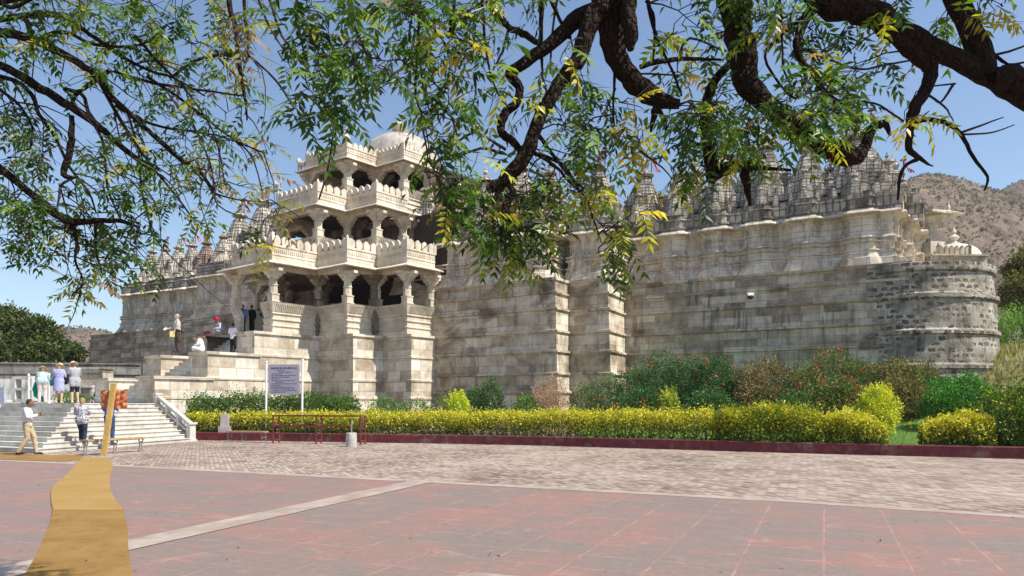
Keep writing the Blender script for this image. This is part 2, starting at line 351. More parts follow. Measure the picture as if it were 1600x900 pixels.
# ================================================================== TEMPLE
A1=(-12.8,36.6); TH=radians(38)
def PF(a,b,z=None):
    x=A1[0]+a*cos(TH)+b*sin(TH); y=A1[1]-a*sin(TH)+b*cos(TH)
    return (x,y) if z is None else (x,y,z)
temple=thing('temple','large pale carved marble temple on a high masonry plinth, with spires and a three-storey porch','temple',(2.0,44,0)); WP.add(temple.name)
E1=Vector((cos(radians(30)),-sin(radians(30)))); E2=Vector((sin(radians(30)),cos(radians(30))))
def along(p,a,b=0.0): return (p[0]+E1.x*a+E2.x*b, p[1]+E1.y*a+E2.y*b)
W0=(-4.6,40.2); P1=(2.1,36.2); Q1=(2.85,37.45); P2=(4.7,36.35); R0=(5.85,38.75)
BC=along(R0,13.0,3.4); 
ZP=7.8
led=[2.2,3.1,4.2,5.2,6.3,7.1]
def ledged(z0,z1,leds,step=.055,lip=.12,topo=.03):
    """battered wall profile with a thin projecting course at each level"""
    leds=[l for l in leds if z0+.15<l<z1-.15]; n=len(leds); prof=[(step*(n+.5),z0)]; 
    for i,l in enumerate(leds):
        o=step*(n-i); prof+= [(o+step*.45,l-.13),(o+lip,l-.10),(o+lip,l),(o,l+.03)]
    prof+=[(topo,z1-.16),(topo+.09,z1-.13),(topo+.09,z1)]
    return prof
lw_a=(-36.5,63.9); lw_b=(-26.2,57.8); lw_c=(-22.9,51.6)
pl_left=[along(lw_a,0,14),lw_a,lw_b,lw_c,along(W0,-14.9),along(W0,-6)]
mb=MB(); sweep(mb,pl_left,ledged(0.0,7.5,led),top=[along(W0,0,14),(-20,74)]); mb.build('plinth',M['plinth_far'],temple)
tp=[W0,P1,Q1,P2,R0]
mb=MB(); sweep(mb,[along(W0,-1.5)]+tp+[along(R0,.6)],ledged(0.6,ZP,led),top=[along(R0,.6,9),along(W0,-1.5,9)]); mb.build('plinth',M['plinth'],temple)
rw=[along(R0,.55),along(R0,13.4)]
mb=MB(); sweep(mb,rw,ledged(0.6,ZP-.004,[l-.02 for l in led]),top=[along(R0,13.4,14),along(R0,.55,14)]); mb.build('plinth',M['plinth_far'],temple)
# corner bastion, round and rougher, with drip bands
mb=MB(); n=90; prof=[(3.95,0.5),(3.86,3.05),(3.94,3.1),(3.93,3.26),(3.80,3.34),(3.75,4.55),(3.84,4.6),(3.83,4.76),(3.71,4.84),(3.66,6.1),(3.76,6.16),(3.75,6.34),(3.61,6.42),(3.55,7.3),(3.66,7.37),(3.66,7.7),(3.5,7.74)]
vs=[];fs=[];uvs=[]
for i,(r,z) in enumerate(prof):
    for k in range(n+1):
        an=2*pi*k/n; rr=r*(1+.006*sin(an*7+z*3)); vs.append((BC[0]+rr*cos(an),BC[1]+rr*sin(an),z))
for i in range(len(prof)-1):
    for k in range(n):
        a,b=i*(n+1)+k,(i+1)*(n+1)+k; fs.append((a,a+1,b+1,b)); u0,u1=3.7*2*pi*k/n,3.7*2*pi*(k+1)/n; z0,z1=prof[i][1],prof[i+1][1]; uvs.append([(u0,z0),(u1,z0),(u1,z1),(u0,z1)])
m_=(len(prof)-1)*(n+1); fs.append(tuple(range(m_,m_+n))); uvs.append([(0,0)]*n)
mb.add(vs,fs,uvs); bo=mb.build('corner_bastion',M['bastion'],temple); bo['label']='round rubble and plaster corner bastion'
# masonry strip joining wall and bastion
mb=MB(); sweep(mb,[along(R0,11.6,.0),along(R0,13.0,-.0)],[(o+.05,z) for o,z in ledged(0.6,7.72,[3.1,4.6,6.2])]); mb.build('wall',M['bastion'],temple)
# the wall carries on behind the bastion
mb=MB(); sweep(mb,[along(BC,2.2,1.2),along(BC,2.2,12),along(BC,-4,12)],ledged(0.6,7.3,led),top=[along(BC,-4,1.2)]); mb.build('wall',M['plinth_far'],temple)

# ---- mandovara: the upper wall with its run of rounded pilasters
def pilaster_path(p,length,centres,half=.50,out=.34,run=.26,d=E1,nrm=None):
    nrm=nrm or -E2; pts=[(0,0)]
    for c in centres:
        for t,o in ((-half-run,0),(-half-run*.45,.35),(-half,.8),(-half+.12,1),(half-.12,1),(half,.8),(half+run*.45,.35),(half+run,0)):
            pts.append((c+t,o*out))
    pts.append((length,0)); pts=[q for q in pts if 0<=q[0]<=length]
    return [(p[0]+d.x*t+nrm.x*o, p[1]+d.y*t+nrm.y*o) for t,o in pts]
def wall_prof(z0,z1):
    h=z1-z0; P=[(.50,z0),(.50,z0+.06),(.44,z0+.07),(.44,z0+.15),(.38,z0+.16),(.38,z0+.24),(.33,z0+.25),(.33,z0+.33),(.28,z0+.34),(.28,z0+.42),(.22,z0+.46),(.18,z0+.60),
       (.13,z0+.72),(.22,z0+.75),(.22,z0+.80),(.10,z0+.83),(.08,z0+1.10),(.20,z0+1.16),(.20,z0+1.20),(.11,z0+1.24),(.11,z0+1.30),(.21,z0+1.34),(.19,z0+1.40),(.03,z0+1.46)]
    P+=[(0,z1-.75),(.05,z1-.72),(.05,z1-.64),(.0,z1-.62),(0,z1-.42),(.06,z1-.38),(.06,z1-.32),(.14,z1-.28),(.36,z1-.24),(.40,z1-.20),(.33,z1-.10),(.12,z1-.04),(.08,z1+.02)]
    return P
def attic_prof(z):
    return [(.06,z+.0),(.06,z+.10),(.12,z+.12),(.12,z+.2),(.04,z+.23),(.04,z+.52),(.10,z+.56),(.08,z+.62),(-.06,z+.66),(-.06,z+.82),(-.02,z+.86),(-.2,z+.9),(-.5,z+1.0)]
ZC=10.45
uR=along(R0,-.35,.95)
cr=[2.75,4.95,7.05,9.15,11.6]
pR=pilaster_path(uR,12.9,cr)
end=pR[-1]
def stair_steps(p): # stepped plan turning the corner
    q=[p]
    for a,b in ((0,.55),(.22,.0),(0,.55),(-.22,0),(0,.5),(.32,0),(0,.9),(.3,0),(0,.9),(-.3,0),(0,.8),(.35,0),(0,1.2),(.35,0),(0,1.2),(-.6,0),(0,5)):
        l=q[-1]; q.append(along(l,a,b))
    return q[1:]
def corner_soft(p): return [along(p,0,0)]
pathR=[along(uR,0,3.2)]+pR[0:]+stair_steps(end)
mb=MB(); sweep(mb,pathR,wall_prof(ZP+.0,ZC),top=[along(uR,3,10)]); mb.build('upper_wall',M['carved'],temple)
mb=MB(); sweep(mb,pathR,attic_prof(ZC),top=[along(uR,3,10)]); mb.build('parapet_band',M['attic'],temple)
def notched(p,q,seg,wid):  # a short bay with stepped flanks: list of points from p going e1, then receding
    return [p]
# bay above P1 and bay above P2
u1=along(W0,-.6,1.1)
len1=(Vector(P1)-Vector(W0)).length+.6-1.0
pA=pilaster_path(u1,len1,[1.1,3.4,5.55,7.25][:4])
pA+= [along(pA[-1],0,.35),along(pA[-1],.14,.35),along(pA[-1],.14,.75),along(pA[-1],.0,.75),along(pA[-1],0,2.4)]
pA=[along(u1,-2.6,0)]+pA
mb=MB(); sweep(mb,pA,wall_prof(ZP,ZC),top=[along(u1,-2.6,3)]); mb.build('upper_wall',M['carved'],temple)
mb=MB(); sweep(mb,pA,attic_prof(ZC),top=[along(u1,-2.6,3)]); mb.build('parapet_band',M['attic'],temple)
u2=along(Q1,-.35,1.0); len2=2.15
pB=[along(u2,0,2.2)]+pilaster_path(u2,len2,[.55,1.62],half=.32,run=.16,out=.16)
pB+= [along(pB[-1],0,.3),along(pB[-1],.14,.3),along(pB[-1],.14,.7),along(pB[-1],0,.7),along(pB[-1],0,2.6)]
mb=MB(); sweep(mb,pB,wall_prof(ZP+.003,ZC+.02)); mb.build('upper_wall',M['carved'],temple)
mb=MB(); sweep(mb,pB,attic_prof(ZC+.02)); mb.build('parapet_band',M['attic'],temple)
# left wing
uL=(-32.9,62.2); dL=Vector((cos(radians(29)),-sin(radians(29))))
pL=[along(uL,-.5,9),along(uL,-.25,.5)]+pilaster_path(uL,13.4,[.75+1.75*i for i in range(7)],half=.42,run=.3,out=.24,d=dL)
pL+= [along(pL[-1],0.0,-3.0),along(pL[-1],13,-3.0)]
zl0,zl1=7.48,10.75
mb=MB(); sweep(mb,pL,wall_prof(zl0,zl1),top=[(-16,60)]); mb.build('upper_wall',M['carved'],temple)
mb=MB(); sweep(mb,pL,attic_prof(zl1),top=[(-16,60)]); mb.build('parapet_band',M['attic'],temple)
# flat roofs and the body of the halls inside
mb=MB(); mb.prism([along(W0,-8,3.2),along(W0,9,3.2),along(W0,9.4,6.2),along(W0,21,6.2),along(W0,21,22),along(W0,-26,24),along(W0,-24,16)],7.0,10.62); mb.build('roof',M['carved'],temple)

# ---- spires
def tower(mb,c,w,z0,h,rz,rows=15,ribs=True,taper=1.7,topw=.30):
    """curvilinear tower on a stepped square plan, ringed by courses"""
    q=[(.80,.80),(.80,.56),(.91,.56),(.91,.30),(1.0,.30),(1.0,-.30),(.91,-.30),(.91,-.56),(.80,-.56)]
    plan=[]
    for s in range(4):
        ca,sa=cos(-s*pi/2),sin(-s*pi/2); plan+= [(x*ca-y*sa,x*sa+y*ca) for x,y in q]
    rings=[]; ca,sa=cos(rz),sin(rz)
    for i in range(rows):
        t0=i/rows; t1=(i+1)/rows
        r0=w/2*(1-(1-topw)*t0**taper); r1=w/2*(1-(1-topw)*t1**taper)
        za,zb=z0+h*t0,z0+h*t1; g=.028*w if ribs else 0
        for r,z in ((r0,za),(r0-(r0-r1)*.8,za+(zb-za)*.80),(r1-g,za+(zb-za)*.84),(r1-g,za+(zb-za)*.97)):
            rings.append([(c[0]+(x*ca-y*sa)*r, c[1]+(x*sa+y*ca)*r, z) for x,y in plan])
    mb.loft(rings)
    return z0+h, w/2*topw
def crown(mb,c,z,r):
    mb.lathe((c[0],c[1],z),[(r*.7,0),(r*.7,r*.3),(r*1.25,r*.4),(r*1.45,r*.65),(r*1.25,r*.95),(r*.8,r*1.02),(r*.95,r*1.15),(r*.5,r*1.4)],20,rib=.05)
    return z+r*1.4
def kalash(mb,c,z,r):
    mb.lathe((c[0],c[1],z),[(r*.25,0),(r*.45,r*.15),(r*.22,r*.35),(r*.42,r*.6),(r*.5,r*.85),(r*.3,r*1.15),(r*.14,r*1.3),(r*.2,r*1.5),(r*.03,r*2.0)],10)
def shikhara(c,w,z0,h,rz=-radians(30),mat='spire',pole=0,seed=0,label=None,minis=True):
    rs=random.Random(seed); mb=MB(); ca,sa=cos(rz),sin(rz)
    mb.box((c[0],c[1],z0-.3),(w*1.28,w*1.28,.6),rz); mb.box((c[0],c[1],z0+.06),(w*1.34,w*1.34,.1),rz)
    zt,rt=tower(mb,c,w,z0,h*.82,rz,16,taper=2.1)
    zc=crown(mb,c,zt,rt*1.05)
    for s in range(4):
        an=s*pi/2; dx,dy=cos(an),sin(an); X,Y=dx*ca-dy*sa,dx*sa+dy*ca
        cc=(c[0]+X*w*.40,c[1]+Y*w*.40); z2,r2=tower(mb,cc,w*.46,z0,h*.50,rz,11); z3=crown(mb,cc,z2,r2); kalash(mb,cc,z3-.01,r2*.9)
        cc=(c[0]+X*w*.60,c[1]+Y*w*.60); z2,r2=tower(mb,cc,w*.30,z0,h*.27,rz,7); z3=crown(mb,cc,z2,r2); kalash(mb,cc,z3-.01,r2*.9)
        if minis:
            for q in (-1,1):
                dx,dy=cos(an+q*pi/4)*1.30,sin(an+q*pi/4)*1.30
                if q==1: 
                    X2,Y2=dx*ca-dy*sa,dx*sa+dy*ca
                    cc=(c[0]+X2*w*.40,c[1]+Y2*w*.40); z2,r2=tower(mb,cc,w*.28,z0,h*.33,rz,8); z3=crown(mb,cc,z2,r2); kalash(mb,cc,z3-.01,r2*.9)
            for q in (-.3,.3):
                dx,dy=cos(an)*.56-sin(an)*q,sin(an)*.56+cos(an)*q; X2,Y2=dx*ca-dy*sa,dx*sa+dy*ca
                cc=(c[0]+X2*w,c[1]+Y2*w); z2,r2=tower(mb,cc,w*.17,z0,h*.20,rz,5); crown(mb,cc,z2,r2)
    o=mb.build('shikhara',M[mat],temple)
    if label: o['label']=label
    k=MB(); kalash(k,c,zc-.02,rt*1.15); k.build('finial',M['carved'],o)
    if pole:
        p=MB(); px,py=c[0]+rt*ca*1.2,c[1]+rt*sa*1.2
        # striped flag pole leaning against the crown, with a little bell disc
        base=zt-.5; p.tube([(px,py,base),(px,py,zc+pole)],.028,6); p.lathe((px,py,zc+pole-.12),[(.05,0),(.16,.03),(.16,.06),(.04,.12)],8); p.build('flagpole',M['redpole'],o)
        f=MB(); zz=zc+pole-.15; n=9; ph=rs.uniform(0,6)
        dr=rs.choice([1,1,-1])
        vs=[]
        for i in range(n+1):
            t=i/n; x0=px+dr*(.06+.36*t+.05*sin(5*t+ph)); z_=zz-pole*.95*t
            wd=.10+.05*sin(7*t+ph)
            vs+= [(x0-wd*dr,py-.05*sin(9*t+ph),z_),(x0,py+.05*cos(8*t+ph),z_-.02),(x0+wd*dr,py-.06*cos(6*t+ph),z_-.05)]
        fs=[]
        for i in range(n):
            for k2 in range(2): fs.append((i*3+k2,i*3+k2+1,i*3+k2+4,i*3+k2+3))
        f.add(vs,fs); fo=f.build('flag',M['flag'],o); 
        so=fo.modifiers.new('thick','SOLIDIFY'); so.thickness=.008
    return o
M['redpole']=simple('red_banded_pole',(.16,.04,.045),.6)
def flagm():
    t=NT('red_and_white_flag_cloth'); uv=t.uv(); s=t.new('ShaderNodeSeparateXYZ'); t.l.new(uv,s.inputs[0]); x=t.math('FRACT',t.math('MULTIPLY',s.outputs[0],7.0)); c=t.mix(t.math('GREATER_THAN',x,.72),(.52,.03,.05),(.8,.75,.72)); return t.done(c,.8,.1)
M['flag']=flagm()
# right range: one spire behind each pilaster
def wl(t,b): return along(uR,t,b)
shikhara(wl(.55,1.7),2.4,10.95,3.7,pole=.75,seed=1)
shikhara(wl(2.75,1.2),2.0,10.95,3.1,seed=2)
shikhara(wl(4.95,1.25),2.1,10.95,3.5,pole=.9,seed=3)
shikhara(wl(7.15,1.4),2.3,10.95,4.1,seed=4)
shikhara(wl(9.15,1.2),2.0,10.95,3.5,seed=5)
shikhara(wl(11.35,1.8),3.1,10.95,3.9,pole=.9,seed=6)
shikhara(wl(12.9,3.4),1.9,10.9,2.1,pole=.55,seed=7)
shikhara(wl(6.0,5.5),3.0,11.3,5.2,pole=.8,seed=8)
shikhara(wl(2.6,4.8),2.4,11.3,4.0,seed=16)
shikhara(wl(-1.3,2.0),1.45,11.0,2.3,seed=9)
shikhara(along(u1,-1.35,1.3),1.75,11.0,3.5,seed=10,pole=.6,label='slender spire beside the porch')
shikhara(along(u1,.8,1.7),1.7,11.1,3.0,seed=17)
shikhara(along(u1,2.7,1.5),1.9,11.1,3.4,seed=11)
shikhara(along(u1,4.9,1.6),2.0,11.1,3.8,seed=12,pole=1.0)
shikhara(along(u1,6.8,1.4),1.7,11.1,3.1,seed=13)
shikhara(along(u2,.9,1.7),1.9,11.1,3.5,pole=.9,seed=14)
shikhara(along(u2,2.0,.9),.9,11.0,1.8,seed=15,minis=False)
# left wing spires, cascading away
for i in range(7):
    c=(uL[0]+dL.x*(.75+1.75*i)+E2.x*2.2, uL[1]+dL.y*(.75+1.75*i)+E2.y*2.2)
    shikhara(c,1.9,11.4,3.75 if i<5 else 3.4,rz=-radians(29),mat='spire_red' if i==4 else 'spire',pole=(.9 if i in (1,2,3) else (.7 if i==4 else 0)),seed=20+i,label=('reddish weathered spire of the left wing' if i==4 else None))
    c2=(uL[0]+dL.x*(.75+1.75*i)+E2.x*.75, uL[1]+dL.y*(.75+1.75*i)+E2.y*.75)
    shikhara(c2,.85,11.1,1.25,rz=-radians(29),seed=40+i,minis=False)
for u,D,w,z0,h,pl in ((375,56.5,2.6,11.6,5.0,1.0),(412,55.0,2.8,11.6,5.6,.8),(350,55.5,1.7,11.3,3.2,0),(397,53,1.6,11.2,3.0,0),(345,53.5,1.3,11.2,1.6,0),(428,52,1.6,11.2,3.4,.9)):
    x,y,_=W(u,D); shikhara((x,y),w,z0,h,rz=-radians(30),pole=pl,seed=int(u))

# ================================================================== PORCH
M['dark']=simple('painted_shade_hall_stone',(.045,.036,.028),.9)  # base colour taken near black to stand in for shade inside the halls
AX=-1.9
def mir(pts): return [(2*AX-a,b) for a,b in reversed(pts)]
def full(pts): return [PF(a,b) for a,b in mir(pts)+pts]
R1=[(-.2,1.2),(-.2,4.0),(2.25,4.0),(2.25,6.0),(4.6,6.0),(4.6,8.0)]
R2=[(-.2,4.0),(-.2,6.0),(2.25,6.0),(2.25,8.2)]
R3=[(-.2,6.0),(-.2,8.2),(2.05,8.2),(2.05,10.4)]
def beam_eave(pts,zt,over,lv):
    p=full(pts)
    mb=MB(); sweep(mb,p,[(-.16,zt-.34),(.16,zt-.34),(.16,zt-.18),(.22,zt-.17),(.22,zt-.03),(.12,zt),(-.16,zt)],closed_prof=True); mb.build('beam',M['cream'],temple)
    mb=MB(); sweep(mb,p,[(.05,zt+.02),(over,zt-.17),(over+.02,zt-.13),(over-.02,zt-.09),(.1,zt+.14),(.05,zt+.14)],closed_prof=True)
    mb.build('eave',M['cream'],temple)
def merlons(mb,path,z,h,w,th):
    for a,b in zip(path[:-1],path[1:]):
        a=Vector(a);b=Vector(b);L=(b-a).length; n=max(1,round(L/w)); t=(b-a)/L; nn=Vector((t.y,-t.x)); s=L/n
        for i in range(n):
            c=a+t*(s*(i+.5)); hw=s*.41
            pr=[(-hw*.6,0),(-hw*.95,h*.16),(-hw*1.04,h*.42),(-hw*.93,h*.66),(-hw*.62,h*.88),(-hw*.2,h*1.0),(0,h*1.07),(hw*.2,h*1.0),(hw*.62,h*.88),(hw*.93,h*.66),(hw*1.04,h*.42),(hw*.95,h*.16),(hw*.6,0)]
            vs=[]
            for sgn in (th/2,-th/2):
                for u,v in pr: q=c+t*u+nn*sgn; vs.append((q.x,q.y,z+v))
            m=len(pr); fs=[tuple(range(m)),tuple(range(2*m-1,m-1,-1))]+[(k,m+k,m+(k+1)%m,(k+1)%m) for k in range(m)]
            mb.add(vs,fs)
        q=a
    for p in path: mb.box((p[0],p[1],z+h*.42),(th*1.5,th*1.5,h*1.15),-TH); mb.lathe((p[0],p[1],z+h),[(th*.7,0),(th*.5,.08),(.01,.2)],6)
def battlement(pts,z,h,mh,mw):
    p=full(pts); mb=MB()
    ph=h-mh
    sweep(mb,p,[(-.07,z-.1),(.07,z-.1),(.07,z+ph*.25),(.10,z+ph*.28),(.10,z+ph*.36),(.07,z+ph*.4),(.07,z+ph*.8),(.11,z+ph*.86),(.11,z+ph),(-.07,z+ph)],closed_prof=True)
    # beaded frieze below the merlons
    for a,b in zip(p[:-1],p[1:]):
        a=Vector(a);b=Vector(b);L=(b-a).length;n=int(L/.12);t=(b-a)/L;nn=Vector((t.y,-t.x))
        for i in range(n):
            c=a+t*(L*(i+.5)/n)+nn*.08
            mb.box((c.x,c.y,z+ph*.6),(.06,.05,ph*.22),atan2(t.y,t.x))
            if i%2==0: mb.box((c.x+nn.x*.01,c.y+nn.y*.01,z+ph*.93),(.05,.05,.05),atan2(t.y,t.x))
    merlons(mb,p,z+ph,mh,mw,.13)
    mb.build('battlement',M['cream'],temple)
colmesh=None
def column(a,b,z0,z1,mat=None):
    global colmesh
    H=z1-z0
    if colmesh is None or abs(colmesh[1]-H)>.01:
        m=MB(); m.box((0,0,.05),(.5,.5,.1)); m.box((0,0,.26),(.42,.42,.32)); m.box((0,0,.45),(.47,.47,.06))
        m.lathe((0,0,.48),[(.23,0),(.215,H*.22),(.245,H*.23),(.245,H*.26),(.205,H*.28),(.20,H*.48),(.25,H*.50),(.25,H*.54),(.2,H*.56)],8,rz=pi/8)
        zc=.48+H*.54; m.lathe((0,0,zc),[(.2,0),(.27,.05),(.22,.1),(.3,.16),(.36,.24),(.36,.3)],8,rz=pi/8)
        zb=zc+.3; top=H
        m.box((0,0,(zb+top)/2),(.42,.42,top-zb))
        for k in range(4):
            an=k*pi/2
            # bracket: stepped scroll reaching out under the beam
            pr=[(.15,top-.52),(.24,top-.50),(.32,top-.38),(.42,top-.34),(.50,top-.2),(.66,top-.16),(.66,top-.02),(.15,top-.02)]
            vs=[]
            for y in (-.13,.13):
                for r,z in pr: vs.append((r*cos(an)-y*sin(an),r*sin(an)+y*cos(an),z))
            n=len(pr); fs=[tuple(range(n)),tuple(range(2*n-1,n-1,-1))]+[(i,n+i,n+(i+1)%n,(i+1)%n) for i in range(n)]
            m.add(vs,fs)
        o=m.build('column',M['cream'],temple); colmesh=(o.data,H); first=o
    else:
        o=bpy.data.objects.new('column',colmesh[0]); COL.objects.link(o); attach(o,temple)
    p=PF(a,b); o.location=(p[0],p[1],z0); o.rotation_euler=(0,0,-TH)
    if mat: o.material_slots[0].link='OBJECT'; o.material_slots[0].material=M[mat]
def parapet(pts,z0,z1,skip_front=False,flare=.26):
    h=z1-z0
    prof=[(-.12,z0),(.14,z0),(.14,z0+h*.10),(.08,z0+h*.12),(.08,z0+h*.2),(.13,z0+h*.22),(.13,z0+h*.25),(.06,z0+h*.28),(.06,z0+h*.40),(.12,z0+h*.43),(.12,z0+h*.46),(.05,z0+h*.49),(.05,z0+h*.60),(.12,z0+h*.63),(.10,z0+h*.68),(.12,z0+h*.70),(flare,z0+h*.97),(flare+.03,z0+h),(flare-.12,z0+h),(-.12,z0+h*.7)]
    P=[PF(a,b) for a,b in pts]
    mb=MB(); sweep(mb,P,prof,closed_prof=True)
    for a,b in zip(P[:-1],P[1:]):
        a=Vector(a);b=Vector(b);L=(b-a).length;n=int(L/.11);t=(b-a)/L;nn=Vector((t.y,-t.x))
        if n<3: continue
        for i in range(n):
            c=a+t*(L*(i+.5)/n); f0=.125; f1=flare+.012
            q=[c+t*(-.03)+nn*f0,c+t*.03+nn*f0,c+t*.03+nn*f1,c+t*(-.03)+nn*f1]
            za=z0+h*.71; zb=z0+h*.955
            vs=[(q[0].x,q[0].y,za),(q[1].x,q[1].y,za),(q[2].x,q[2].y,zb),(q[3].x,q[3].y,zb)]
            vs+=[(v[0]+nn.x*.03,v[1]+nn.y*.03,v[2]-.005) for v in vs]
            mb.add(vs,[(4,5,6,7),(0,4,7,3),(1,2,6,5),(0,1,5,4),(3,7,6,2)])
    mb.build('parapet',M['cream'],temple)
levels=[(R1,5.2,6.78,8.8,.72),(R2,9.0,10.6,12.3,.66),(R3,12.4,13.8,15.35,.6)]
for lv,(R,zf,zp,zt,ov) in enumerate(levels):
    last=R[-1]
    # floor and ceiling slabs
    poly=full(R)
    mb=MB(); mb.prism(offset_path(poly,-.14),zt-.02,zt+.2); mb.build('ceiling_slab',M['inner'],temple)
    beam_eave(R,zt,ov,lv)
    if lv==0:
        parapet([(-.95,1.2)]+R,zf,zp)
        parapet(mir([(-.75,1.2)]+R[:]),zf,zp)
    else: parapet(mir(R)+R,zf,zp)
    bh=(1.22,1.08,.82)[lv]; battlement([(a+.10,b-.10) for a,b in R],zt+.16,bh,(.47,.42,.30)[lv],(.50,.46,.34)[lv])
    pts=R if lv else R
    for a,b in R[:-1]+[(R[-1][0],R[-1][1]-.25)]:
        column(a-.0,b+.0,zp-.05 if True else zf,zt-.32)
        column(2*AX-a,b,zp-.05,zt-.32)
    for a,b in [( -.2,R[0][1]+2.8),(2.25,R[0][1]+4.6),(-3.6,R[0][1]+2.8),(-1.9,R[0][1]+4.6)]:
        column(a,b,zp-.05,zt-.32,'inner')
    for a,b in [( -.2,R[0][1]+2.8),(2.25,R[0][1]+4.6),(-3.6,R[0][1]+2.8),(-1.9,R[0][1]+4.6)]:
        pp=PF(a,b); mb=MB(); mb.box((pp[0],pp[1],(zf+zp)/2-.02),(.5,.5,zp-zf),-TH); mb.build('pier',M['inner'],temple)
# inner hall mass behind the open storeys, its shade painted in as a near-black colour
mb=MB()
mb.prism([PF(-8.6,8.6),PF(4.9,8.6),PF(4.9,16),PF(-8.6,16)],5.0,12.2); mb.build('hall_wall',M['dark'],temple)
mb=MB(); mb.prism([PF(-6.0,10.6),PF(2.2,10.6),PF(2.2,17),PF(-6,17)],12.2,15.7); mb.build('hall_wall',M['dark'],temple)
mb=MB(); sweep(mb,[PF(-6.2,17),PF(-6.2,8.6),PF(2.4,8.6),PF(2.4,17)],[(0,8.9),(0,10),(.1,10.1),(.1,10.3),(0,10.4),(0,12.0),(.2,12.3),(.0,12.45)]); mb.build('wall',M['carved'],temple)
# floors of the upper storeys are the ceilings below; ground storey plinth
mb=MB(); sweep(mb,[PF(-1.5,0),PF(0,0),PF(0,3.94),PF(2.76,3.94),PF(2.76,6.0),PF(4.91,6.0),PF(4.91,8.4)],ledged(0.5,5.2,[1.9,2.82,4.05],.03,.06,.02),top=[PF(-1.5,8.4)]); mb.build('plinth',M['block'],temple)
mb=MB(); sweep(mb,[PF(-9.2,8.4),PF(-9.2,6),PF(-6.6,6),PF(-6.6,3.94),PF(-5.6,3.94),PF(-5.6,0),PF(-4.4,0)],ledged(0.5,5.2,[1.9,2.82,4.05],.03,.06,.02),top=[PF(-4.4,8.4)]); mb.build('plinth',M['block'],temple)
mb=MB(); mb.prism([PF(-4.42,1.6),PF(-1.48,1.6),PF(-1.48,8.4),PF(-4.42,8.4)],.5,5.19); mb.build('plinth',M['block'],temple)
# domes
def dome(c,z,r,h,drum=.5,mat='dome',name='dome'):
    mb=MB(); pr=[(r*1.08,-drum),(r*1.08,-.12),(r*1.14,-.1),(r*1.14,-.02),(r*1.02,0)]
    for i in range(1,12):
        t=i/12*pi/2; pr.append((r*cos(t),h*sin(t)))
    pr.append((r*.05,h)); mb.lathe((c[0],c[1],z),pr,40); o=mb.build(name,M[mat],temple,smooth=True)
    k=MB(); k.lathe((c[0],c[1],z+h-.05),[(r*.22,0),(r*.24,.08),(r*.14,.14),(r*.10,.22),(r*.20,.34),(r*.22,.42),(r*.12,.52),(r*.06,.6),(r*.11,.7),(r*.02,1.0)],14); k.build('finial',M['cream'],o); return o
def dome_flat(c,z,r,h): return dome(c,z,r,h)
dome(PF(-1.9,11.6),16.7,2.5,2.0,1.3)
dome(PF(-1.9,7.3),15.9,1.2,1.05,.5)
mb=MB(); sw=[PF(-5.2,17),PF(-5.2,10.7),PF(1.4,10.7),PF(1.4,17)]; sweep(mb,sw,[(.0,15.4),(.0,15.7),(.25,15.85),(.1,15.95),(0,16.0)],top=[]); mb.build('roof',M['carved'],temple)
# roof-top kiosk and small white dome to the right, behind the corner
kc=W(1456,41); m=MB()
m.box((kc[0],kc[1],9.2),(1.1,1.1,2.6),.2); m.build('kiosk_base',M['carved'],temple)
m=MB(); m.lathe((kc[0],kc[1],10.4),[(.42,0),(.36,.15),(.3,.3),(.28,.9),(.4,1.05),(.7,1.45),(.9,1.5)],8); m.build('column',M['carved'],temple)
m=MB(); m.box((kc[0],kc[1],11.98),(2.2,2.2,.1),.3); m.box((kc[0],kc[1],12.08),(1.9,1.9,.12),.3,.9); m.lathe((kc[0]+.75,kc[1]-.3,12.1),[(.1,0),(.13,.12),(.05,.2),(.1,.32),(.01,.6)],8); m.build('kiosk_roof',M['carved'],temple)
dc=W(1490,40.5); dome((dc[0],dc[1]),9.55,1.32,.8,1.6,'cream')
pth=[(W(1447,38.2)[0],38.2),(W(1540,38.4)[0],38.4)]
m=MB(); sweep(m,pth,[(-.1,7.0),(.1,7.0),(.1,9.2),(.2,9.25),(.2,9.33),(-.1,9.33)],closed_prof=True)
merlons(m,[(W(1467,38.2)[0],38.25),(W(1515,38.3)[0],38.3)],9.32,.46,.28,.12); m.build('battlement',M['plinth_far'],temple)
# small carved lions on the eaves
def lion(p,z,s,rz):
    m=MB(); ca,sa=cos(rz),sin(rz)
    def T(x,y,zz): return (p[0]+(x*ca-y*sa)*s,p[1]+(x*sa+y*ca)*s,z+zz*s)
    m.tube([T(-.45,0,.42),T(-.1,0,.5),T(.25,0,.55),T(.45,0,.85),T(.62,0,.9)],[.16*s,.2*s,.22*s,.2*s,.1*s],8)
    for x in (-.4,.3):
        for y in (-.12,.12): m.tube([T(x,y,.45),T(x+.03,y,.2),T(x+.02,y,0),T(x+.14,y,0)],[.09*s,.06*s,.05*s,.05*s],6)
    m.tube([T(-.45,0,.45),T(-.65,0,.7),T(-.5,0,.95)],[.05*s,.035*s,.04*s],6)
    m.box(T(0,0,-.03),(1.3*s,.4*s,.08*s),rz); m.build('lion_statue',M['carved'],temple)
pa=PF(-4.5,1.3); lion(pa,9.0,.75,pi-TH); pb=PF(-4.35,6.0); lion(pb,15.5,.8,pi-TH); pb=PF(-4.2,4.2); lion(pb,13.9,.55,pi-TH)
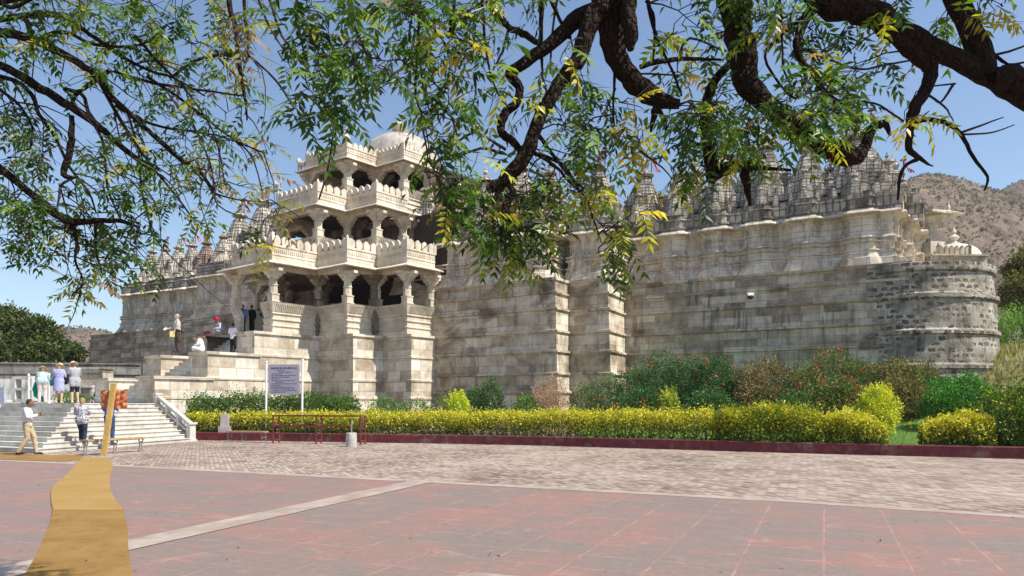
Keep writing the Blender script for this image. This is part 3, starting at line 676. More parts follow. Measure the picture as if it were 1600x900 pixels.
# wall-mounted flood lamp
lamp=thing('flood_lamp','small white flood lamp fixed to the long grey plinth wall','lamp',W(1172,35.2,460))
m=MB(); m.box((0,0,.05),(.34,.22,.05)); m.box((0,-.05,-.02),(.3,.2,.1),0,.8); m.build('housing',simple('lamp_white',(.75,.74,.7),.4),lamp)
m=MB(); m.lathe((0,-.03,-.22),[(.1,0),(.14,.06),(.13,.16)],12); m.tube([(0,0,0),(0,.35,0)],.03,6); m.build('lens',simple('lamp_dark',(.04,.03,.025),.3),lamp)

# ================================================================== STAIRS
stairs=thing('entrance_staircase','pale stone staircase of broad corner steps and walled flights up to the porch','staircase',(-16,30,0)); WP.add(stairs.name)
K0,K1_=Vector((-15.05,23.4)),Vector((-15.9,26.8)); N0,N1=Vector(PF(3.3,-5.0)),Vector(PF(.25,-5.0)); L0,L1=Vector((-22.2,26.6)),Vector((-19.7,28.55))
NS=10; 
for k in range(NS):
    t=k/(NS-1)*0.97; K=K0.lerp(K1_,t); N=N0.lerp(N1,t); L=L0.lerp(L1,t); bl=Vector((-27.5,33)).lerp(Vector((-25,37)),t)
    mb=MB(); z=.16*(k+1); mb.prism([L,K,N,Vector(PF(-.4,-3.5)),Vector(PF(-3,-1.5)),Vector((-24,37.4)),bl],z-.18 if k else -.1,z-.035)
    o2=offset_path([bl,L,K,N],.03); mb.prism([o2[1],o2[2],o2[3],Vector(PF(-.4,-3.5)),Vector(PF(-3,-1.5)),Vector((-24,37.4)),o2[0]],z-.035,z)
    mb.build('step',M['step'],stairs)
# terraces with walled flights between
def blockprof(mb,pts,z0,z1,leds=()): sweep(mb,[PF(a,b) for a,b in pts],ledged(z0,z1,list(leds),.03,.06,.02))
def terr(a0,a1,b0,b1,z0,z1,mat='block',name='side_wall',leds=()):
    mb=MB(); P=[PF(a0,b1),PF(a0,b0),PF(a1,b0),PF(a1,b1)]; sweep(mb,P,ledged(z0,z1,list(leds),.02,.05,.0),top=[]); mb.build(name,M[mat],stairs)
for a0,a1,s in ((-1.5,.03,1),(-5.9,-4.4,-1)):
    terr(a0,a1+(.03 if s>0 else 0),-5.0,-2.2,0.3,2.82,'cream' if 0 else 'block',leds=(1.9,))
    terr(a0+.004,a1+(.012 if s>0 else 0),-2.5,.3,0.35,4.05,leds=(1.9,2.82))
def flight(b0,run,z0,z1,a0=-4.41,a1=-1.49,bend=None):
    n=max(1,round((z1-z0)/.17)); 
    for k in range(n):
        mb=MB(); bb=b0+run*k/n; z=z0+(z1-z0)*(k+1)/n; be=bend
        mb.prism([PF(a0,bb),PF(a1,bb),PF(a1,be),PF(a0,be)],z-(z1-z0)/n-.05,z-.03); mb.prism([PF(a0,bb-.03),PF(a1,bb-.03),PF(a1,be),PF(a0,be)],z-.03,z); mb.build('step',M['step'],stairs)
flight(-5.0,1.7,1.6,2.82,bend=-1.8); flight(-2.5,1.7,2.82,4.05,bend=.6); flight(-.1,1.7,4.05,5.2,bend=3.0)
mb=MB(); mb.prism([PF(-9.5,-1.0),PF(-5.85,-1.0),PF(-5.85,6),PF(-9.5,6)],.3,4.0); mb.build('side_wall',M['block'],stairs)
# balustrade down the right side of the broad steps
mb=MB(); n0=PF(3.25,-5.05); n1=PF(.4,-5.05)
mb.box((n0[0],n0[1],.36),(.26,.26,.74),-TH); mb.box((n0[0],n0[1],.76),(.36,.36,.08),-TH); mb.box((n0[0],n0[1],.04),(.34,.34,.12),-TH); mb.build('newel_post',M['step'],stairs)
mb=MB(); mb.box((n1[0],n1[1],1.45),(.26,.26,1.1),-TH); mb.box((n1[0],n1[1],2.0),(.32,.32,.08),-TH); mb.build('newel_post',M['step'],stairs)
for zo,th,nm in ((.0,.13,'handrail'),(-.33,.09,'lower_rail'),(-.56,.09,'lower_rail')):
    mb=MB(); d=Vector((n1[0]-n0[0],n1[1]-n0[1],1.2)); L=d.length; nn=Vector((sin(TH),cos(TH),0)); up=Vector((0,0,1)); vs=[]
    for s in (0,1):
        c=Vector((n0[0],n0[1],.72+zo))+d*s
        for a,b in ((-.09,-th/2),(.09,-th/2),(.09,th/2),(-.09,th/2)): vs.append(c+nn*a+up*b)
    mb.add(vs,[(0,3,2,1),(4,5,6,7),(0,1,5,4),(1,2,6,5),(2,3,7,6),(3,0,4,7)]); mb.build(nm,M['step'],stairs)
for i in (1,2):
    t=i/3; c=(n0[0]+(n1[0]-n0[0])*t,n0[1]+(n1[1]-n0[1])*t); zt=.72+1.2*t-.05; mb=MB(); zb=1.6*t-.1; mb.box((c[0],c[1],(zt+zb)/2),(.2,.2,zt-zb),-TH); mb.build('baluster',M['step'],stairs)

# ================================================================== BOUNDARY WALL
bw=thing('boundary_wall','weathered white plaster boundary wall with a dark stained coping behind the broad steps','wall',(-26,41,0)); WP.add(bw.name)
bp=[(-44,39.5),(-31,40.6),(-23.0,42.0),(-21.5,42.6)]
mb=MB(); sweep(mb,bp,[(.1,.5),(.1,1.7),(.04,1.75),(0,3.15),(-.3,3.15),(-.3,.5)],closed_prof=True); mb.build('wall_panel',M['bwall'],bw)
mb=MB(); sweep(mb,bp,[(.05,3.15),(.05,3.2),(.12,3.24),(.12,3.78),(.18,3.80),(.18,3.88),(-.4,3.88),(-.4,3.15)],closed_prof=True); mb.build('coping',M['coping'],bw)
for u in (36,):
    c=W(u,39.3); mb=MB()
    for z,h in ((1.75,.16),(2.35,.14),(2.95,.16)): mb.box((c[0]+.1,c[1],z),(1.0,.5,h),-.1)
    for dx in (-.4,.5): mb.box((c[0]+dx+.05,c[1],2.35),(.2,.45,1.25),-.1)
    mb.build('niche',M['bwall'],bw)
c=W(152,40.2); mb=MB(); mb.box((c[0],c[1],2.3),(1.35,.8,2.4),-.2); mb.box((c[0],c[1],3.5),(1.45,.9,.12),-.2); mb.build('gate_pier',M['plinth_far'],bw)
c=W(126,39.8); mb=MB(); mb.box((c[0]+.2,c[1],2.5),(1.2,.5,.12),-.1); mb.box((c[0]-.3,c[1],2.0),(.15,.4,1.0)); mb.box((c[0]+.7,c[1],2.0),(.12,.4,1.0)); mb.build('niche',M['bwall'],bw)
# ================================================================== GROUND
def sheet(name,poly,z,mat,thick=0.0):
    mb=MB()
    if thick: mb.prism(poly,z-thick,z)
    else: mb.add([(p[0],p[1],z) for p in poly],[tuple(range(len(poly)))])
    return mb.build(name,mat)
o=sheet('ground',[(-1600,-300),(1600,-300),(1600,2000),(-1600,2000)],-.05,M['land']); struct(o)
o=sheet('brick_paving',[(-60,-25),(60,-25),(60,40),(-60,40)],0.0,M['bricks']); struct(o)
bl=[(-60,38)]+[G(u,v)[:2] for u,v in ((-260,709),(0,719),(175,727),(440,741),(700,754),(980,769),(1254,784),(1600,807),(1900,832))]+[(60,-14)]
o=sheet('sandstone_paving',[(60,-25),]+list(reversed(bl))[0:]+[(-60,-25)],.004,M['slabs']); struct(o)
mb=MB(); a=offset_path(bl,.22); b=offset_path(bl,-.10); n=len(bl); mb.add([(p[0],p[1],.008) for p in a]+[(p[0],p[1],.008) for p in b],[(i,i+1,n+i+1,n+i) for i in range(n-1)]); struct(mb.build('paving_border',M['band']))
s0=Vector(G(640,757)[:2]); s1=Vector(G(222,848)[:2]); d=(s1-s0).normalized(); nn=Vector((d.y,-d.x)); s2=s0+d*12
mb=MB(); mb.add([(p.x,p.y,.012) for p in (s0+nn*.26-d*.9,s0-nn*.26-d*.5,s2-nn*.26,s2+nn*.26)],[(0,1,2,3)]); struct(mb.build('paving_border',M['band']))
b0=Vector(G(760,896)[:2]); mb=MB(); mb.add([(b0.x-.1,b0.y,.012),(b0.x+1.2,b0.y-.5,.012),(b0.x+.2,b0.y-1.6,.012),(b0.x-2.5,b0.y-2.2,.012)],[(0,1,2,3)]); struct(mb.build('paving_border',M['band']))
# coir mats laid from the foot of the steps towards the viewer
def mat_strip(L,R,z,m,label):
    L=[G(*p)[:2] for p in L]; R=[G(*p)[:2] for p in R]
    def dens(P):
        out=[]
        for i in range(len(P)-1):
            p0=P[max(0,i-1)];p1=P[i];p2=P[i+1];p3=P[min(len(P)-1,i+2)]
            for k in range(5):
                t=k/5; out.append(tuple(.5*((2*p1[j])+(-p0[j]+p2[j])*t+(2*p0[j]-5*p1[j]+4*p2[j]-p3[j])*t*t+(-p0[j]+3*p1[j]-3*p2[j]+p3[j])*t**3) for j in (0,1)))
        out.append(P[-1]); return out
    L,R=dens(L),dens(R); n=len(L); cx=(L[0][0]+R[0][0])/2; cy=(L[0][1]+R[0][1])/2
    c=[(p[0],p[1],z) for p in L]+[(p[0],p[1],z) for p in R]+[(p[0],p[1],.005) for p in L]+[(p[0],p[1],.005) for p in R]
    f=[(i,i+1,n+i+1,n+i) for i in range(n-1)]+[(i,2*n+i,2*n+i+1,i+1) for i in range(n-1)]+[(n+i,n+i+1,3*n+i+1,3*n+i) for i in range(n-1)]+[(0,n,3*n,2*n),(n-1,3*n-1,4*n-1,2*n-1)]
    mb=MB(); mb.add(c,f); o=mb.build('coir_mat',m); tag(o,label,'mat',None); return o
mat_strip([(128,716),(105,742),(83,762),(80,785),(84,799)],[(165,716),(176,727),(171,750),(176,775),(193,799)],.024,M['coir2'],'pale upper coir mat winding across the red paving to the foot of the steps')
mat_strip([(82,794),(80,812),(68,845),(48,885),(28,915),(10,950)],[(190,794),(199,825),(200,850),(204,885),(209,915),(214,950)],.020,M['coir'],'darker lower coir mat nearest the bottom of the picture')
mat_strip([(-90,705),(-20,706),(60,711.5),(128,712)],[(-90,716),(-20,717),(60,721),(132,719)],.018,M['coir'],'brown coir mat lying along the bottom step where the man walks')

kp=[(-13.9,31.9),(-10,31.1),(-5.9,29.9),(-2,28.9),(.5,28.0),(4.5,26.0),(8.4,23.9),(11.8,22.3),(14.8,21.0),(20,18.9),(30,15.2),(45,10)]
def ky(x): return float(np.interp(x,[p[0] for p in kp],[p[1] for p in kp]))
mb=MB(); sweep(mb,kp,[(0,-.03),(0,.32),(-.015,.345),(-.2,.345),(-.2,0)]); o=mb.build('kerb',M['kerb']); struct(o)
# garden ground rising to the plinth
def sm(t): t=max(0,min(1,t)); return t*t*(3-2*t)
def gh(x,y):
    d=y-ky(x); z=.26+.95*sm((d-1)/8.5)+.03*sin(x*1.7+y)*sin(y*1.3)
    z+=2.9*sm((x-15.5)/7)*sm((d-7)/9); z+=3.5*sm((y-45)/40)*sm((x-12)/10)
    return z
xs=np.arange(-17,60,.6); nr=40; V=[];Fq=[]
for i,x in enumerate(xs):
    y0=ky(x)+.12
    for j in range(nr): y=y0+ (j/(nr-1))**1.6*60; V.append((x,y,gh(x,y) if j else .30))
mb=MB(); fs=[]; 
for i in range(len(xs)-1):
    for j in range(nr-1): a=i*nr+j; fs.append((a,a+nr,a+nr+1,a+1))
mb.add(V,fs); o=mb.build('garden_ground',M['soil'],smooth=True); o.data.materials.append(M['lawn']); o.data.materials.append(M['dry'])
for p in o.data.polygons:
    c=p.center; d=c.y-ky(c.x)
    if c.x>15.5 and d>6: p.material_index=2
    elif c.x>3 and d>1.2: p.material_index=1
struct(o)

# ------------------------------------------------------------------ hills
def hill(name,us,vs_,D,depth,seed,base=0.0):
    rs=np.random.default_rng(seed); nu=160; nd=40; V=[];fs=[]
    uu=np.linspace(us[0],us[-1],nu); vv=np.interp(uu,us,vs_)
    def fn(x,y,s): return sum(sin(x*f*1.3+s*k)*cos(y*f+s*1.7*k+x*f*.4)/f for k,f in enumerate((.011,.023,.05,.11),1))
    for i in range(nu):
        for j in range(nd):
            t=j/(nd-1); y=D-depth*.65+depth*1.4*t; r=(uu[i]-800)/F; x=r*y
            ridge=EYE+(HOR-vv[i])/F*D
            prof=sm(t/.464) if t<.464 else 1-.5*sm((t-.464)/.536)
            edge=min(1,i/12,(nu-1-i)/12)
            z=base+(ridge-base)*prof*edge+fn(x,y,seed)*.09*prof*(1 if abs(t-.464)>.06 else .4)*(D/400)
            V.append((x,y,z))
    for i in range(nu-1):
        for j in range(nd-1): a=i*nd+j; fs.append((a,a+nd,a+nd+1,a+1))
    mb=MB(); mb.add(V,fs); o=mb.build(name,M['hill'],smooth=True); struct(o); return V,nd
hv,hn=hill('hill',[1250,1360,1400,1420,1440,1470,1500,1530,1560,1590,1640,1750,1900],[430,350,305,290,284,281,285,293,298,306,330,390,420],420,330,3,-3)
hv2,_=hill('hill',[1480,1540,1565,1585,1605,1650,1720,1850,2000],[360,318,303,294,288,279,277,300,340],620,330,5,-3)
hv3,_=hill('hill',[-900,-400,-100,0,70,100,130,160,185,240,400,700],[520,505,500,508,514,511,512,517,523,532,545,560],520,330,8,-3)
# scrub on the hillsides
def rand_unit(n):
    v=rng.normal(size=(n,3)); return v/np.linalg.norm(v,axis=1,keepdims=True)
def kites(P,A,N,L,Wd,tint,curl=0.0):
    """leaf kites: base P, axis A (unit), normal N, length L, width Wd -> V,F,T"""
    S=np.cross(A,N); S/= (np.linalg.norm(S,axis=1,keepdims=True)+1e-9); L=np.asarray(L).reshape(-1,1); Wd=np.asarray(Wd).reshape(-1,1)
    n=len(P); V=np.empty((n,4,3)); mid=P+A*L*.42
    V[:,0]=P; V[:,1]=mid+S*Wd*.5; V[:,2]=P+A*L+S*curl*L-N*L*abs(curl); V[:,3]=mid-S*Wd*.5
    Fc=np.arange(n*4).reshape(n,4); return V.reshape(-1,3),Fc,np.repeat(tint,4,axis=0)
def scrub(V,n,D0,D1,size):
    V=np.array(V); idx=rng.integers(0,len(V)-45,n); P=V[idx]+ (V[np.minimum(idx+40,len(V)-1)]-V[idx])*rng.random((n,1))+ (V[np.minimum(idx+1,len(V)-1)]-V[idx])*rng.random((n,1))
    m=(P[:,2]>2); P=P[m]; k=5; n=len(P)
    base=np.repeat(P,k,axis=0)+rng.normal(size=(n*k,3))*size*.35; A=rand_unit(n*k); A[:,2]=np.abs(A[:,2])*.6+.2; A/=np.linalg.norm(A,axis=1,keepdims=True); N=rand_unit(n*k)
    c=np.array([(.14,.12,.08),(.18,.14,.10),(.24,.18,.13),(.11,.10,.065)])[np.repeat(rng.integers(0,4,n),k)]
    return kites(base,A,N,size*rng.uniform(.6,1.4,n*k),size*.8*rng.uniform(.6,1.2,n*k),c)
parts=[scrub(hv,11000,0,0,1.25),scrub(hv2,4500,0,0,1.7),scrub(hv3,7000,0,0,1.8)]
off=0; VV=[];FF=[];TT=[]
for v,f,t in parts: VV.append(v);FF.append(f+off);TT.append(t);off+=len(v)
o=cmesh('hillside_scrub',np.concatenate(VV),np.concatenate(FF),np.concatenate(TT),M['shrubleaf']); tag(o,'dry bare scrub dotted over the brown hillsides','scrub',kind='stuff')

# ================================================================== SHRUBS AND HEDGES
def cellnoise(P,s,seed=0):
    q=np.floor(P/s).astype(np.int64); h=(q[:,0]*73856093)^(q[:,1]*19349663)^(q[:,2]*83492791)^(seed*9176); h=(h*2654435761)&0xffffffff; return h/0xffffffff
def tints(n,cols,P,jit=.22,clump=.45):
    c=np.array([x[0] for x in cols]); w=np.array([x[1] for x in cols],float); cw=np.cumsum(w/w.sum())
    r=rng.random(n)*(1-clump)+cellnoise(P+rng.normal(size=P.shape)*.05,clumps,3)*clump; r=(r-r.min())/(r.max()-r.min()+1e-9)*.999
    t=c[np.searchsorted(cw,r)]*1.35; return np.clip(t*(1+rng.uniform(-jit,jit,(n,1))),0.004,1)*.85
clumps=.35
def blob_leaves(blobs,n,size,cols,aspect=.45,shell=.45,rough=.25,updir=.3):
    vol=np.array([b[3]*b[4]*b[5] for b in blobs])**.75; k=rng.choice(len(blobs),n,p=vol/vol.sum()); B=np.array(blobs)[k]
    d=rand_unit(n); 
    rr=1+rough*(np.sin(d[:,0]*5+k*2.1)*np.sin(d[:,1]*6+k)*np.cos(d[:,2]*5+k*.7))+rough*.5*np.sin(d[:,0]*13+d[:,2]*11+k)
    r=(1-shell*rng.random(n)**1.3)*rr+rng.normal(size=n)*.045
    P=B[:,:3]+d*B[:,3:6]*r[:,None]
    zmin=B[:,2]-B[:,5]; P[:,2]=np.maximum(P[:,2],zmin*1.0+.02)
    A=d*.7+rand_unit(n)*.8; A[:,2]+=updir; A/=np.linalg.norm(A,axis=1,keepdims=True); N=rand_unit(n)*.8+d*.6; N[:,2]+=.3; N/=np.linalg.norm(N,axis=1,keepdims=True)
    L=size*rng.uniform(.6,1.35,n); return kites(P,A,N,L,L*aspect,tints(n,cols,P))
def shoots(P0,n_l,size,cols,h=.35):
    P=[];A=[]
    for p in P0:
        hh=h*random.uniform(.6,1.3); lean=Vector((random.uniform(-.25,.25),random.uniform(-.25,.25),1)).normalized()
        for i in range(n_l):
            q=Vector(p)+lean*hh*(i/n_l); P.append(q); A.append(Vector((random.uniform(-1,1),random.uniform(-1,1),.7)).normalized())
    P=np.array(P);A=np.array(A); n=len(P); L=size*rng.uniform(.7,1.2,n); return kites(P,A,rand_unit(n),L,L*.45,tints(n,cols,P,.2,.2))
def join(ps):
    off=0; VV=[];FF=[];TT=[]
    for v,f,t in ps: VV.append(v);FF.append(f+off);TT.append(t);off+=len(v)
    return np.concatenate(VV),np.concatenate(FF),np.concatenate(TT)
def brighter(cols,f=1.3): return [(tuple(x*f for x in c_),w_) for c_,w_ in cols]
def shrub(name,label,cat,blobs,n,size,cols,group=None,mat='shrubleaf',flowers=None,extra=None,**k):
    cx=sum(b[0] for b in blobs)/len(blobs); cy=sum(b[1] for b in blobs)/len(blobs); zb=min(b[2]-b[5] for b in blobs)
    t=thing(name,label,cat,(cx,cy,zb),0,group); WP.add(t.name)
    k.setdefault('shell',.38); cols=brighter(cols); k.setdefault('aspect',.55); ps=[blob_leaves(blobs,int(n*1.5),size,cols,**k)]
    if extra: ps.append(extra)
    mb=MB(); zb0=zb
    if len(blobs)>1: mb.tube([(b[0],b[1],b[2]-b[5]-.08) for b in blobs],.05,5)
    for b in blobs:
        for i in range(7):
            e=Vector((b[0]+random.uniform(-.75,.75)*b[3],b[1]+random.uniform(-.75,.75)*b[4],b[2]+random.uniform(0,.8)*b[5])); s=Vector((b[0]+random.uniform(-.03,.03),b[1]+random.uniform(-.03,.03),b[2]-b[5]-.09)); m=(s+e)/2+Vector((random.uniform(-.1,.1),random.uniform(-.1,.1),.1)); mb.tube([s,m,e],[.02,.013,.005],5)
    mb.build('stem',M['bark2'],t)
    if flowers:
        nf,fs,fc=flowers; vol=np.array([b[3]*b[4]*b[5] for b in blobs]); kk=rng.choice(len(blobs),nf,p=vol/vol.sum()); B=np.array(blobs)[kk]; d=rand_unit(nf); d[:,2]=np.abs(d[:,2]); d[:,1]=-np.abs(d[:,1])*.8; d/=np.linalg.norm(d,axis=1,keepdims=True)
        P=np.repeat(B[:,:3]+d*B[:,3:6]*1.06,5,axis=0)+rng.normal(size=(nf*5,3))*fs*.4; A=rand_unit(nf*5); v,f,ti=kites(P,A,rand_unit(nf*5),fs*np.ones(nf*5),fs*.7*np.ones(nf*5),np.array([fc]*(nf*5))*rng.uniform(.7,1.2,(nf*5,1))); ps.append((v,f,ti))
    v,f,ti=join(ps); cmesh('foliage',v,f,ti,M[mat],t)
    return t
def hedge_leaves(path,w,zt,zb,n,size,cols,uneven=.12,seed=0):
    path=[Vector((p[0],p[1])) for p in path]; segs=[(a,b,(b-a).length) for a,b in zip(path[:-1],path[1:])]; tot=sum(s[2] for s in segs); cum=np.cumsum([0]+[s[2] for s in segs])
    s=rng.random(n)*tot; k=np.clip(np.searchsorted(cum,s)-1,0,len(segs)-1); A0=np.array([tuple(x[0]) for x in segs])[k]; D=np.array([tuple((x[1]-x[0])/x[2]) for x in segs])[k]; c=A0+D*(s-cum[k])[:,None]; Nn=np.stack([D[:,1],-D[:,0]],1)
    bumpy=np.sin(s*2.3+seed)*.5+np.sin(s*5.1+seed*2)*.3+np.sin(s*11+seed)*.2
    ang=rng.uniform(-.15,pi+.15,n)*1.0; sq=.5
    cx=np.sign(np.cos(ang))*np.abs(np.cos(ang))**sq; cz=np.sign(np.sin(ang))*np.abs(np.sin(ang))**sq
    depth=1-.35*rng.random(n)**1.6+rng.normal(size=n)*.05
    endt=np.clip(np.minimum(s,tot-s)/.25,0,1)**.5; depth=depth*(.55+.45*endt)
    ztn=np.interp(s/tot,np.linspace(0,1,len(zt)),zt)
    hh=(ztn-zb)*(1+uneven*.8*bumpy)*(.8+.2*endt)*(1+.10*rng.normal(size=n)*(rng.random(n)<.3))
    X=cx*w/2*depth*(1+uneven*bumpy); Z=zb+np.where(cz>0,cz,rng.random(n)*.1)*hh*depth
    side=rng.random(n)<.5; Z=np.where(side,zb+hh*rng.random(n)**.8*.95,Z); X=np.where(side,np.sign(cx)*w/2*(1-.35*rng.random(n)-.25*((Z-zb)/(hh+.01))**4)*(1+uneven*1.3*np.sin(s*3.7+Z*4)+uneven*np.sin(s*8.3-Z*6)),X)
    P=np.stack([c[:,0]+Nn[:,0]*X,c[:,1]+Nn[:,1]*X,Z],1)
    out=np.stack([Nn[:,0]*np.sign(X),Nn[:,1]*np.sign(X),np.full(n,.8)],1); A=out*.5+rand_unit(n)*.9; A/=np.linalg.norm(A,axis=1,keepdims=True); N=rand_unit(n)*.7+out*.6; N/=np.linalg.norm(N,axis=1,keepdims=True)
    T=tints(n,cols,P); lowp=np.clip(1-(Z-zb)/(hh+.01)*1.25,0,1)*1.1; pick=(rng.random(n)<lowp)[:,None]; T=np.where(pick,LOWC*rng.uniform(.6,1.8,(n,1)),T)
    L=size*rng.uniform(.6,1.35,n); return kites(P,A,N,L,L*.5,T)
def hedge(name,label,path,w,zt,zb,n,size,cols,shoot=0,**k):
    cx=sum(p[0] for p in path)/len(path); cy=sum(p[1] for p in path)/len(path)
    t=thing(name,label,'hedge',(cx,cy,zb)); WP.add(t.name)
    ps=[hedge_leaves(path,w,zt,zb,n,size,cols,**k)]
    sp=subdiv_path(path,.35); L=len(sp)
    if shoot:
        P0=[]
        for i in range(shoot): q=random.choice(sp); f=random.random(); P0.append((q[0]+random.uniform(-.3,.3)*w,q[1]+random.uniform(-.3,.3)*w,np.interp(sp.index(q)/L,np.linspace(0,1,len(zt)),zt)-.12))
        ps.append(shoots(P0,7,size*1.1,cols,.30))
    v,f,ti=join(ps); cmesh('foliage',v,f,ti,M['hedgeleaf'],t)
    mb=MB()
    mb.tube([(p[0],p[1],zb-.04) for p in sp],.06,5)
    for p in sp:
        for i in range(2):
            x,y=p[0]+random.uniform(-.04,.04),p[1]+random.uniform(-.04,.04); e=(x+random.uniform(-.4,.4),y+random.uniform(-.4,.4),zb+.75*(zt[0]-zb)); mb.tube([(x,y,zb-.05),((x+e[0])/2,(y+e[1])/2,zb+.4),e],[.022,.016,.006],5)
    mb.build('stem',M['bark2'],t); return t
YC=[((.29,.31,.015),3),((.50,.45,.03),5),((.64,.57,.07),4),((.17,.24,.015),3)]
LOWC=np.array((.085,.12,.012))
YG=[((.13,.19,.015),3),((.30,.31,.018),4),((.55,.47,.025),3)]
GR=[((.035,.085,.018),3),((.07,.15,.02),4),((.13,.22,.03),2)]
def kpt(u,off):  # point behind the kerb seen at picture column u
    r=(u-800)/F
    for D in np.arange(15,45,.05):
        if D>=ky(r*D)+off: return (r*D,D)
ypath=[kpt(u,.85) for u in (296,340,420,500,580,660,740,820,900,980,1050,1122)]
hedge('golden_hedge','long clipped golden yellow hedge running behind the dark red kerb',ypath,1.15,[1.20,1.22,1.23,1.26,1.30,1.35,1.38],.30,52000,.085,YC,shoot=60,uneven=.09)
hedge('golden_shrub_hedge','taller greener yellow hedge with upright shoots right of the long golden hedge',[kpt(u,.9) for u in (1118,1180,1230,1292)],1.35,[1.42,1.5,1.48,1.36],.3,15000,.09,YG,shoot=34,uneven=.16,seed=3)
hedge('golden_shrub_hedge','low loose golden shrubs at the left edge of the lawn gap',[kpt(u,.9) for u in (1280,1340,1386)],1.3,[1.36,1.24,1.0],.3,10000,.085,YC,shoot=20,uneven=.2,seed=5)
hedge('golden_shrub_hedge','loose golden shrubs at the right edge of the lawn gap',[kpt(u,1.0) for u in (1440,1480,1550)],1.3,[.95,1.25,1.45],.3,10000,.09,YC,shoot=24,uneven=.2,seed=7)
k1=kpt(1575,1.4);k2=kpt(1640,1.5)
shrub('leafy_shrub','big dark green and yellow shrub at the far right behind the kerb','shrub',[(k1[0],k1[1],1.15,.95,.9,.95),(k2[0],k2[1],1.3,1.1,1.0,1.1),(k2[0]+1.6,k2[1]-.6,1.2,1.1,1.0,1.0)],15000,.085,[((.03,.07,.012),4),((.09,.14,.02),3),((.40,.38,.03),2)])
hedge('green_hedge','bright green hedge below the terrace, behind the notice board',[W(296,33.3)[:2],W(360,33.2)[:2],W(430,33.1)[:2],W(500,32.6)[:2],W(562,32.6)[:2]],1.1,[1.95,2.0,1.98,2.0,1.9],.25,26000,.09,GR,shoot=30,uneven=.12,seed=2)
def S(u,vt,vb,wpx,D,squash=.9,n=1):
    x,_,zt=W(u,D,vt); zb=gh(x,D)-.05; w=wpx/F*D/2; h=(zt-zb)/2
    return (x,D,zb+h,w,w*squash,h)
shrub('round_bush','small round yellow-green bush in front of the stained wall','bush',[S(715,611,0,38,31.5)],2600,.085,[((.20,.28,.02),3),((.42,.45,.03),3)])
shrub('leafy_shrub','dark green rose shrub between the round bush and the dry pink shrub','shrub',[S(742,605,0,36,32.5),S(768,592,0,40,32.5)],4200,.085,[((.03,.07,.02),3),((.07,.13,.035),3)])
shrub('leafy_shrub','low sprawling green plant at the foot of the wall left of the round bush','shrub',[S(600,620,0,60,33),S(650,623,0,60,33),S(690,616,0,30,33.5)],3600,.08,GR)
shrub('leafy_shrub','low green plant just left of the dry pink shrub','shrub',[S(822,618,0,50,31.5)],1800,.08,GR)
shrub('dry_shrub','upright shrub with dry pinkish tan leaves by the lit plinth corner','shrub',[S(848,590,0,38,32.5),S(868,582,0,44,32.5),S(857,606,0,62,32)],6000,.075,[((.30,.17,.12),4),((.42,.27,.20),3),((.14,.12,.05),2)],updir=1.2,aspect=.25)
shrub('flowering_shrub','grey-green shrub with a few red flowers right of the dry pink shrub','shrub',[S(915,598,0,50,31.5),S(950,588,0,60,32)],7000,.07,[((.07,.10,.04),3),((.13,.17,.07),3)],flowers=(14,.09,(.5,.04,.03)))
shrub('flowering_shrub','large dark green shrub dotted with red flowers, centre of the bed','shrub',[S(990,575,0,70,32),S(1035,553,0,90,32),S(1075,560,0,80,31.5),S(1000,604,0,90,30.5)],17000,.08,[((.025,.06,.018),3),((.05,.11,.03),4),((.11,.17,.05),1)],flowers=(24,.10,(.55,.04,.03)))
shrub('flowering_shrub','tall green shrub with coral flowers beside the brown-leaved shrub','shrub',[S(1115,556,0,80,31),S(1140,585,0,60,30.5)],9000,.08,[((.03,.07,.02),3),((.06,.13,.035),3)],flowers=(20,.10,(.6,.10,.06)))
shrub('dry_shrub','broad shrub with dry brown and cream leaf tips','shrub',[S(1170,572,0,60,30),S(1205,560,0,80,30.5),S(1190,600,0,80,29.5)],12000,.08,[((.26,.17,.09),4),((.09,.08,.03),3),((.04,.06,.02),3)])
shrub('round_bush','small pale lemon bush in front of the red-flowered shrub','bush',[S(1045,607,0,34,29.5)],1800,.08,[((.18,.23,.03),3),((.35,.36,.05),2)])
shrub('flowering_shrub','widest shrub with red flowers and bronze leaves, right of the brown shrub','shrub',[S(1255,572,0,70,29.5),S(1300,548,0,100,30),S(1345,562,0,80,29.5),S(1300,590,0,120,28.5)],19000,.08,[((.05,.08,.02),4),((.10,.14,.035),3),((.30,.13,.07),2)],flowers=(34,.10,(.6,.05,.04)))
shrub('leafy_shrub','bronze green shrub in front of the round bastion','shrub',[S(1395,560,0,70,29),S(1435,566,0,80,29),S(1410,590,0,90,28)],12000,.08,[((.06,.075,.02),4),((.20,.15,.06),3),((.10,.14,.03),2)])
shrub('round_bush','clipped ball bush with lemon leaves beside the lawn gap','bush',[S(1372,602,0,60,25.5)],5200,.075,[((.20,.25,.02),3),((.48,.46,.04),4)])
shrub('leafy_shrub','low bright green shrub at the foot of the bastion','shrub',[S(1470,590,0,60,28),S(1515,584,0,60,28.5)],6500,.08,[((.03,.12,.02),3),((.07,.22,.03),3)])
shrub('leafy_shrub','low dark green shrub in front of the bright green one','shrub',[S(1470,606,0,60,26),S(1520,604,0,80,26)],7500,.08,[((.03,.09,.015),3),((.06,.17,.02),3)])
shrub('leafy_shrub','dark low shrub behind the taller greener hedge','shrub',[S(1240,612,0,60,27.5),S(1110,606,0,80,29)],6000,.08,[((.03,.07,.02),3),((.06,.12,.03),3)])
shrub('leafy_shrub','bright green shrub on the slope right of the bastion','shrub',[(26.6,38.5,4.6,1.5,1.3,2.1),(28.6,38,4.8,1.6,1.3,2.2),(25.6,39.5,3.9,1.0,1,1.2)],12000,.12,[((.05,.14,.02),3),((.13,.26,.03),3)])
